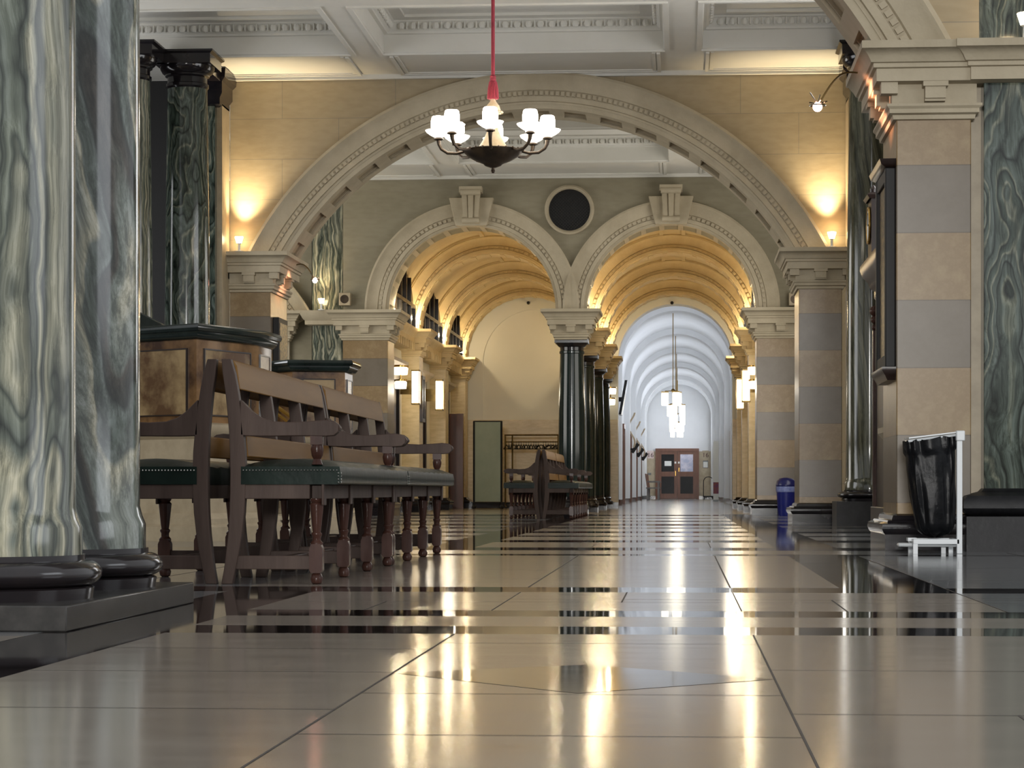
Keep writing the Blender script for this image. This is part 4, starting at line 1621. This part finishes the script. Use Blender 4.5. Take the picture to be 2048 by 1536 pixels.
# stairs between them
t = thing('marble_stairs', 'pale marble steps rising between the two onyx balustrades', 'stairs', (-3.35, 18.3, 0))
for k in range(10):
    m = MB()
    m.box(-.36 * (k + 1) - (.0 if k < 9 else 1.3), -.36 * k, 0, 3.1, 0.15 * k, .15 * (k + 1) - .03)
    m.box(-.36 * (k + 1) - (.0 if k < 9 else 1.3), -.36 * k + .03, 0, 3.1, .15 * (k + 1) - .03, .15 * (k + 1))
    m.build('step', 'stone', t)
t = thing('stair_handrail', 'dark sloping stone handrail climbing behind the tall onyx balustrade', 'handrail', (0, 0, 0))
x0, z0 = at(330, 652, 18.4)
x1, z1 = at(180, 575, 18.4)
m = MB()
m.prism([(x0, z0), (x0, z0 - .16), (x1, z1 - .16), (x1, z1)], 'y', 18.35, 18.62)
m.build('rail', 'blackgreen', t)
m = MB()
m.prism([(x0, z0 - .16), (x0, .8), (x1, .8), (x1, z1 - .16)], 'y', 18.4, 18.58)
m.build('onyx_panel', 'onyx', t)
t = thing('brass_handrail', 'double brass handrail on the stairs seen through the bench back', 'handrail', (0, 0, 0))
x0, z0 = at(520, 790, 20.5)
x1, z1 = at(585, 836, 20.5)
m = MB()
m.tube([(x0, 20.5, z0), (x1, 20.5, z1)], .018, 8)
m.build('upper_rail', 'brass', t)
m = MB()
m.tube([(x0, 20.5, z0 - .06), (x1, 20.5, z1 - .06)], .014, 8)
m.build('lower_rail', 'brass', t)
m = MB()
m.tube([(x1, 20.5, 0), (x1, 20.5, z1)], .018, 8)
m.build('post', 'brass', t)

# small framed noticeboard on the pier's side
t = thing('notice_board', 'small black framed noticeboard on the side of the pier behind the balustrades', 'noticeboard', (-4.68, 26.95, 1.55))
MB().box(0, .07, -.30, .30, 0, .80).build('frame', 'dark', t, bevel=.006)
MB().box(.07, .075, -.25, .25, .06, .74).build('panel', 'gilt', t)


# ================================================================== benches
L = 2.28
VP = [-L / 2 + .03 + (L - .06) * i / 3 for i in range(4)]


def make_bench(label):
    t = thing('oak_bench', label, 'bench', (0, 0, 0), 'green leather oak benches set back to back')
    zs = [0, .06, .12, .2, .28, .36, .44, .52, .6, .68, .76, .83, .885]
    us = [.031, .043, .053, .064, .071, .0745, .075, .073, .068, .060, .050, .038, .028]
    hd = [.022, .023, .025, .027, .029, .03, .03, .03, .028, .027, .025, .024, .018]
    for v in VP:
        m = MB()
        m.strip([(u - h, z) for u, h, z in zip(us, hd, zs)], [(u + h, z) for u, h, z in zip(us, hd, zs)], 'y', v - .024, v + .024)
        m.build('back_post', 'wood', t, bevel=.003)
    # top rail, lower rail
    m = MB()
    m.prism([(.055, .775), (.075, .765), (.062, .86), (.045, .885), (.025, .885), (.03, .86)], 'y', -L / 2 + .055, L / 2 - .055)
    m.build('top_rail', 'woodrail', t, bevel=.006)
    m = MB()
    m.prism([(.085, .50), (.108, .50), (.10, .585), (.08, .585)], 'y', -L / 2 + .055, L / 2 - .055)
    m.build('lower_rail', 'woodrail', t, bevel=.005)
    # seat frame
    m = MB()
    m.box(.36, .41, -L / 2 + .055, L / 2 - .055, .335, .392)
    m.box(.09, .12, -L / 2 + .055, L / 2 - .055, .335, .392)
    for v in VP:
        m.box(.09, .36, v - .02, v + .02, .335, .392)
        m.box(.408, .418, v - .035, v + .035, .31, .392)
    m.build('seat_frame', 'wood', t, bevel=.003)
    # cushion
    m = MB()
    r = .022
    nx, ny = 10, 28
    x0, x1, y0, y1 = .088, .478, -L / 2 + .004, L / 2 - .004
    def top(u, v):
        e = min(1, (1 - abs(u) ** 6)) * min(1, (1 - abs(v) ** 40))
        return .462 + .032 * (1 - u * u) ** .6 * max(0, 1 - abs(v) ** 24) ** .5 + .0035 * sin(v * 31 + u * 3) * max(0, 1 - abs(v) ** 8)
    g = []
    vs, fs = [], []
    for i in range(nx + 1):
        for j in range(ny + 1):
            u, v = 2 * i / nx - 1, 2 * j / ny - 1
            vs.append((x0 + (x1 - x0) * i / nx, y0 + (y1 - y0) * j / ny, top(u, v)))
    for i in range(nx):
        for j in range(ny):
            a = i * (ny + 1) + j
            fs.append((a, a + ny + 1, a + ny + 2, a + 1))
    k = len(vs)
    border = [i * (ny + 1) for i in range(nx + 1)] + [nx * (ny + 1) + j for j in range(1, ny + 1)] + [i * (ny + 1) + ny for i in range(nx - 1, -1, -1)] + [j for j in range(ny - 1, 0, -1)]
    nb = len(border)
    for (zz, o) in ((.43, .006), (.40, .004), (.392, -.004)):
        for b2 in border:
            p = vs[b2]
            vs.append((p[0] + (o if p[0] > (x0 + x1) / 2 else 0), p[1] + (0), zz))
    for i in range(nb):
        j = (i + 1) % nb
        fs.append((border[i], border[j], k + j, k + i))
        for q in range(2):
            fs.append((k + q * nb + i, k + q * nb + j, k + (q + 1) * nb + j, k + (q + 1) * nb + i))
    fs.append(tuple(k + 2 * nb + i for i in range(nb)))
    m.add(vs, fs)
    cu = m.build('cushion', 'leather', t, smooth=50)
    m = MB()
    for sv in (-1, 1):
        n = 30
        for i in range(n):
            m.ball((x0 + .01 + (x1 - x0 - .02) * i / (n - 1), sv * (L / 2 - .003), .447), .0042, None, None, 6, 4)
        for i in range(4):
            m.ball((x1 + .003, sv * (L / 2 - .018), .40 + .012 * i), .0042, None, None, 6, 4)
            m.ball((x1 - .004, sv * (L / 2 - .003), .40 + .012 * i), .0042, None, None, 6, 4)
    m.build('studs', 'silver', cu)
    # front legs
    for v in VP:
        m = MB()
        m.lathe([(.026, .155), (.026, .162), (.017, .172), (.017, .185), (.022, .195), (.0215, .20), (.016, .205), (.0185, .22), (.027, .30), (.028, .312), (.021, .32), (.027, .328), (.027, .336)], .384, v, 16)
        m.prism([(.358, .055), (.366, .044), (.402, .044), (.410, .055), (.410, .14), (.402, .158), (.366, .158), (.358, .14)], 'y', v - .026, v + .026)
        m.lathe([(.012, .046), (.019, .04), (.026, .022), (.022, .006), (.014, 0)], .384, v, 16)
        m.build('leg', 'turned', t)
    # stretchers
    m = MB()
    for v in VP:
        m.box(.06, .37, v - .016, v + .016, .058, .112)
    m.box(.20, .235, VP[0], VP[-1], .066, .104)
    m.build('stretcher', 'wood', t, bevel=.003)
    # arms
    for v in (VP[0], VP[-1]):
        tp = [(.085, .725), (.105, .705), (.13, .68), (.165, .655), (.21, .64), (.28, .636), (.36, .64), (.42, .645), (.455, .640), (.475, .625)]
        bt = [(.085, .585), (.105, .583), (.13, .582), (.165, .581), (.21, .581), (.28, .582), (.36, .582), (.42, .58), (.455, .583), (.475, .60)]
        m = MB()
        m.strip(bt, tp, 'y', v - .024, v + .024)
        m.prism([(.475, .60), (.482, .612), (.475, .625)], 'y', v - .024, v + .024)
        m.build('armrest', 'wood', t, bevel=.004)
        m = MB()
        m.box(.362, .410, v - .022, v + .022, .548, .583)
        m.lathe([(.022, .47), (.017, .485), (.015, .492), (.022, .505), (.026, .53), (.022, .548)], .386, v, 14)
        m.build('arm_support', 'turned', t)
    return t


BX = -1.817
b0 = make_bench('near oak bench with green leather seat, front of the row, facing the open aisle')
b0.location = (BX, 9.12 + L / 2, 0)
dup(b0, (BX, 9.12 + L * 1.5 + .02, 0), 0, 'second oak bench of the near row, behind the front one, facing the open aisle')
dup(b0, (BX, 9.12 + L / 2, 0), pi, 'near oak bench mostly behind the marble columns, facing the stairs')
dup(b0, (BX, 9.12 + L * 1.5 + .02, 0), pi, 'oak bench second in the near row, facing the stairs, seen through the slats')
FX, FY = -1.80, 29.95
dup(b0, (FX, FY + L / 2, 0), 0, 'far oak bench before the black column, nearer one facing the open aisle')
dup(b0, (FX, FY + L * 1.5 + .02, 0), 0, 'far oak bench touching the black column, facing the open aisle')
dup(b0, (FX, FY + L / 2, 0), pi, 'far oak bench in front of the coat rail, facing the passage with the grey screen')
dup(b0, (FX, FY + L * 1.5 + .02, 0), pi, 'far oak bench hidden behind the bench in front of the coat rail')

# ================================================================== chandelier
x, z = at(986, 300, 20.6)
CHX, CHY, CHZ = x, 20.6, z
t = thing('chandelier', 'bronze bowl chandelier with eight lit glass shades on a red rope', 'chandelier', (CHX, CHY, CHZ))
k = 20.5 / 4700
ztop = ZC + .5 - CHZ
MB().tube([(0, 0, .655), (0, 0, ztop)], .0165, 10).build('rope', 'red', t)
m = MB()
m.lathe([(.018, .66), (.028, .645), (.024, .63), (.03, .615), (.022, .60), (.038, .56), (.046, .45), (.044, .445), (0, .445)], seg=20)
for i in range(20):
    a = 2 * pi * i / 20
    m.tube([(.030 * cos(a), .03 * sin(a), .60), (.041 * cos(a), .041 * sin(a), .54), (.047 * cos(a), .047 * sin(a), .45)], .005, 4)
m.build('tassel', 'red', t)
m = MB()
m.lathe([(.02, .445), (.025, .43), (.03, .42), (.055, .39), (.068, .35), (.07, .335), (.075, .33), (.07, .32), (.05, .31), (.045, .20), (.05, .17), (.07, .12), (.11, .05), (.15, .0)], seg=28)
for i in range(16):
    a = 2 * pi * i / 16
    m.ball((.08 * cos(a), .08 * sin(a), .33), .012, None, None, 6, 4)
m.build('stem', 'gildedwhite', t)
m = MB()
m.lathe([(.26, .0), (.268, -.005), (.262, -.018), (.22, -.06), (.15, -.10), (.10, -.118), (.085, -.125), (.07, -.14), (.03, -.155), (0.02, -.158), (0, -.158)], seg=40)
m.lathe([(.26, .0), (.0, .008)], seg=40)
for i in range(24):
    a = 2 * pi * i / 24
    m.ball((.266 * cos(a), .266 * sin(a), -.004), .011, None, None, 6, 4)
m.build('bowl', 'bronze', t)
m = MB()
m.lathe([(.0, -.205), (.012, -.203), (.02, -.185), (.014, -.17), (.018, -.158)], seg=14)
m.build('finial', 'bronze', t)
for i in range(8):
    a = -pi / 2 + .03 + i * pi / 4
    c, s = cos(a), sin(a)
    pts = [(.24, -.01), (.32, -.03), (.40, -.025), (.455, .01), (.475, .05), (.48, .085)]
    m = MB()
    m.tube([(r * c, r * s, zz) for r, zz in pts], [.012, .013, .014, .014, .016, .02], 8)
    m.lathe([(.02, .085), (.045, .095), (.04, .105), (.02, .115)], .48 * c, .48 * s, 14)
    arm = m.build('arm', 'bronze', t)
    m = MB()
    m.lathe([(.03, .11), (.07, .13), (.105, .155), (.118, .175), (.114, .178), (.09, .16), (.03, .135)], .48 * c, .48 * s, 20)
    m.build('dish', 'dish', arm)
    m = MB()
    m.lathe([(.03, .15), (.055, .165), (.066, .20), (.068, .25), (.06, .29), (.052, .298), (.0, .298)], .48 * c, .48 * s, 18)
    m.build('shade', 'shade', arm)

# ================================================================== clock cabinet and honours board
t = thing('longcase_clock', 'tall dark mahogany cabinet with a clock on its moulded top, beside the olive column', 'clock', (1.757, 20.9, 0))
MB().box(0, .45, -.75, .75, .12, 2.12).build('case', 'darkwood', t, bevel=.008)
MB().box(-.04, .45, -.80, .80, 0, .22).build('plinth', 'darkwood', t, bevel=.008)
m = MB()
m.rect(.02, .43, -.74, .74, [(0, 2.08), (.03, 2.12), (.03, 2.18), (.07, 2.22), (.08, 2.26), (.13, 2.32), (.15, 2.38), (.15, 2.42)], top=True, bot=True)
m.build('cornice', 'darkwood', t)
for v in (-.68, .68):
    m = MB()
    for (zz, rr) in ((2.0, .05), (1.92, .04), (1.85, .03)):
        m.ball((-.01, v, zz), rr, None, None, 10, 6)
    m.box(-.03, .02, v - .04, v + .04, .22, 1.82)
    m.build('carved_bracket', 'turned', t)
m = MB()
m.box(-.11, .18, -.19, .19, 2.42, 2.92)
m.rect(-.11, .18, -.19, .19, [(.02, 2.92), (.04, 2.95), (.02, 2.97)], top=True)
m.lathe([(.03, 2.97), (.035, 3.0), (.01, 3.03), (0, 3.04)], -.09, -.17, 10)
hd_ = m.build('clock_hood', 'darkwood', t)
m = MB()
n = 28
m.add([(-.125, .15 * cos(2 * pi * i / n), 2.70 + .15 * sin(2 * pi * i / n)) for i in range(n)] + [(-.11, .15 * cos(2 * pi * i / n), 2.70 + .15 * sin(2 * pi * i / n)) for i in range(n)],
      [tuple(range(n))] + [(i, (i + 1) % n, n + (i + 1) % n, n + i) for i in range(n)])
m.build('dial', 'paper', hd_)
m = MB()
m.tube([(-.12, .155 * cos(2 * pi * i / n), 2.70 + .155 * sin(2 * pi * i / n)) for i in range(n)], .014, 6, close=True)
m.build('bezel', 'brass', hd_)
m = MB()
m.box(-.13, -.126, -.006, .006, 2.70, 2.81).box(-.13, -.126, -.07, 0, 2.695, 2.705)
m.build('hands', 'dark', hd_)

t = thing('honours_board', 'tall dark framed board with gilt relief on the flank of the near pier', 'board', (1.30, YA + .42, 0))
zb, zt = az(738, YA + .2), az(345, YA + .2)
m = MB()
for (a, b2) in ((-.36, -.28), (.30, .38)):
    m.box(-.062, 0, a, b2, zb, zt)
m.box(-.058, 0, -.28, .30, zb, zb + .08)
m.box(-.058, 0, -.28, .30, zt - .08, zt)
m.build('frame', 'dark', t, bevel=.006)
m = MB()
m.box(-.04, 0, -.28, .30, zb + .08, zt - .08)
m.build('gilt_panel', 'gilt', t)
m = MB()
m.rect(-.06, -.0, -.36, .38, [(0, zt), (.03, zt + .02), (.04, zt + .05)], top=True, bot=True)
m.build('top_moulding', 'darkwood', t)
m = MB()
m.rect(-.05, -.0, -.36, .38, [(.0, zb - .08), (.015, zb - .05), (.035, zb - .02), (.035, zb)], top=True, bot=True)
m.build('sill', 'darkwood', t)
# stone wall table / dado behind the near pier
t = thing('stone_pedestal', 'pale moulded stone pedestal between the near pier and the dark cabinet', 'pedestal', (1.62, 17.2, 0))
MB().box(-.08, .5, -.5, .5, .16, .70).build('body', 'travertine', t)
m = MB()
m.rect(-.08, .5, -.5, .5, [(0, .66), (.03, .70), (.03, .73), (.08, .79), (.08, .83)], top=True, bot=True)
m.build('cap', 'stone', t)
m = MB()
m.rect(-.08, .5, -.5, .5, [(.06, 0), (.06, .08), (.03, .14), (0, .18)], top=True, bot=True)
m.build('base', 'stone', t)

# ================================================================== sack stand and bag
sx, sy = ax(1866, 13.95), 13.95
t = thing('sack_stand', 'white metal sack holder stand in front of the near pier', 'stand', (sx, sy, 0))
pxm = lambda p: (p - 1866) / 338.0
xr_ = pxm(1912)
xl_ = pxm(1822)
MB().box(xr_ - .016, xr_ + .016, -.16, -.13, 0, .68).build('post', 'whitemetal', t, bevel=.003)
m = MB()
m.box(xl_, xr_, -.16, -.135, .055, .085).box(xl_, xr_, .135, .16, .055, .085).box(xl_, xl_ + .028, -.135, .135, .055, .085)
m.box(xr_ - .028, xr_, -.135, .135, .055, .085)
m.build('base_frame', 'whitemetal', t, bevel=.003)
for (a, b2) in ((xl_, -.16), (xl_, .135), (xr_ - .03, .135), (xr_ - .09, -.02)):
    MB().box(a, a + .026, b2, b2 + .026, 0, .056).build('foot', 'whitemetal', t)
m = MB()
m.tube([(xl_ + .05, -.06, .048), (xl_ - .03, -.065, .048), (xl_ - .065, -.04, .048), (xl_ - .07, 0, .048), (xl_ - .065, .04, .048), (xl_ - .03, .065, .048), (xl_ + .05, .06, .048)], .011, 8)
m.tube([(xl_ + .05, -.06, .048), (xr_, -.06, .048)], .011, 8)
m.box(xl_ - .02, xl_ + .03, -.05, .05, .07, .09)
m.build('pedal', 'whitemetal', t)
m = MB()
m.box(xr_ - .02, xr_ + .03, -.17, -.10, .655, .715)
m.build('clamp', 'whitemetal', t, bevel=.006)
xt0, xt1 = pxm(1815), pxm(1905)
m = MB()
m.tube([(xt0, -.13, .655), (xt1, -.13, .69), (xt1, .14, .69), (xt0, .14, .655)], .008, 6, close=True)
m.build('ring', 'whitemetal', t)
m = MB()
m.add([(xt0 - .003, -.145, .668), (xt1 + .02, -.145, .703), (xt1 + .02, .15, .703), (xt0 - .003, .15, .668), (xt0 - .003, -.145, .676), (xt1 + .02, -.145, .711), (xt1 + .02, .15, .711), (xt0 - .003, .15, .676)],
      [(3, 2, 1, 0), (4, 5, 6, 7), (0, 1, 5, 4), (1, 2, 6, 5), (2, 3, 7, 6), (3, 0, 4, 7)])
m.build('lid', 'whitemetal', t)
# bag
m = MB()
vs, fs = [], []
seg, rowsn = 56, 26
rr = random.Random(3)
ph = [rr.uniform(0, 6.28) for _ in range(8)]
for i in range(rowsn + 1):
    q = i / rowsn
    z = .655 - .56 * q
    if q < .12:
        sc_ = 1.06
    else:
        sc_ = 1.0
    taper = 1 - .30 * q ** 2.2
    if q > .9:
        taper *= max(.15, sqrt(max(0, 1 - ((q - .9) / .1) ** 2)))
    cx = (xt0 + xt1) / 2 - .005 + .035 * q
    for k in range(seg):
        a = 2 * pi * k / seg
        ca, sa = cos(a), sin(a)
        e = .55
        ux = abs(ca) ** e * (1 if ca > 0 else -1)
        uy = abs(sa) ** e * (1 if sa > 0 else -1)
        fold = 1 + (.045 * sin(9 * a + ph[0] + 3 * q) + .03 * sin(17 * a + ph[1] - 5 * q) + .02 * sin(5 * a + ph[2] + 9 * q)) * min(1, q * 3 + .15)
        hem = .010 * sin(13 * a + ph[3]) if q < .12 else 0
        zz = z + (xt1 - xt0) * 0 + .035 * (1 - q) * ((cx + ux * .14 - xt0) / (xt1 - xt0)) + .006 * sin(11 * a + ph[4])
        vs.append((cx + ux * (.137 * taper * sc_ + hem) * fold, uy * (.135 * taper * sc_ + hem) * fold, zz))
for i in range(rowsn):
    for k in range(seg):
        l = (k + 1) % seg
        fs.append((i * seg + k, i * seg + l, (i + 1) * seg + l, (i + 1) * seg + k))
fs.append(tuple(rowsn * seg + k for k in range(seg)))
m.add(vs, fs)
o = m.build('bin_bag', 'bag', None, (sx, sy, 0), smooth=180)
tag(o, 'black plastic sack hanging in the white metal stand', 'bag')

# ================================================================== blue bin
bx_, _ = at(1573, 1000, 34.3)
t = thing('waste_bin', 'round blue plastic bin with domed lid standing before the banded pier', 'bin', (bx_, 34.45, 0))
MB().lathe([(.115, 0), (.12, .02), (.138, .40), (.140, .42)], seg=28).build('body', 'bluebin', t)
MB().lathe([(.142, .34), (.148, .36), (.147, .42), (.141, .425)], seg=28).build('liner', 'liner', t)
m = MB()
m.lathe([(.147, .42), (.15, .435), (.148, .45), (.135, .50), (.10, .535), (.04, .55), (0, .552)], seg=28)
m.build('lid', 'bluelid', t)

# ================================================================== screen and coat rail in the left passage
ys_ = 46.3
xa_, zt_ = at(948, 842, ys_)
xb_, _ = at(1003, 842, ys_)
t = thing('folding_screen', 'tall grey-green fabric screen on a black wheeled frame', 'screen', ((xa_ + xb_) / 2, ys_, 0))
hw = (xb_ - xa_) / 2
MB().box(-hw + .02, hw - .02, -.012, .012, .14, zt_ - .02).build('panel', 'screen', t)
m = MB()
for s in (-1, 1):
    m.tube([(s * hw, 0, .06), (s * hw, 0, zt_)], .02, 8)
    m.tube([(s * hw, -.25, .06), (s * hw, .25, .06)], .018, 8)
m.tube([(-hw, 0, zt_ - .01), (hw, 0, zt_ - .01)], .015, 8)
m.tube([(-hw, 0, .12), (hw, 0, .12)], .015, 8)
m.build('frame', 'dark', t)
for s in (-1, 1):
    for q in (-.22, .22):
        MB().ball((s * hw, q, .03), .03).build('caster', 'dark', t)
yr = 47.2
xa_, zt_ = at(1009, 870, yr)
xb_, _ = at(1122, 870, yr)
t = thing('coat_rail', 'long metal coat rail with rows of empty hangers before the yellow stone dado', 'coat rail', ((xa_ + xb_) / 2, yr, 0))
hw = (xb_ - xa_) / 2
m = MB()
m.tube([(-hw, 0, zt_), (hw, 0, zt_)], .014, 8)
m.tube([(-hw, 0, zt_ - .14), (hw, 0, zt_ - .14)], .012, 8)
m.tube([(-hw, .2, zt_), (hw, .2, zt_)], .012, 8)
m.build('rail', 'brassdark', t)
m = MB()
for s in (-.97, -.72, .9):
    m.tube([(s * hw, 0, .03), (s * hw, 0, zt_)], .016, 8)
m.build('upright', 'brassdark', t)
m = MB()
for s in (-.97, .9):
    m.tube([(s * hw, -.28, .04), (s * hw, 0, .10), (s * hw, .28, .04)], .016, 8)
m.tube([(-hw, 0, .10), (hw, 0, .10)], .014, 8)
m.build('base', 'dark', t)
h0 = None
for i in range(22):
    px_ = (xa_ + xb_) / 2 - hw * .93 + hw * 1.83 * i / 21
    if h0 is None:
        h0 = thing('coat_hanger', 'dark empty coat hanger on the coat rail', 'hanger', (px_, yr, zt_ - .14), 'empty hangers on the coat rail')
        m = MB()
        m.tube([(0, 0, .012), (0, .012, .02), (0, .02, 0), (0, 0, -.03), (0, 0, -.06)], .004, 4)
        m.build('hook', 'silver', h0)
        m = MB()
        m.tube([(0, -.2, -.14), (0, -.1, -.09), (0, 0, -.06), (0, .1, -.09), (0, .2, -.14)], .011, 5)
        m.tube([(0, -.19, -.14), (0, .19, -.14)], .008, 5)
        m.build('shoulder', 'dark', h0)
        h0.rotation_euler = (0, 0, .35)
    else:
        dup(h0, (px_, yr, zt_ - .14), .35 + random.uniform(-.5, .5))
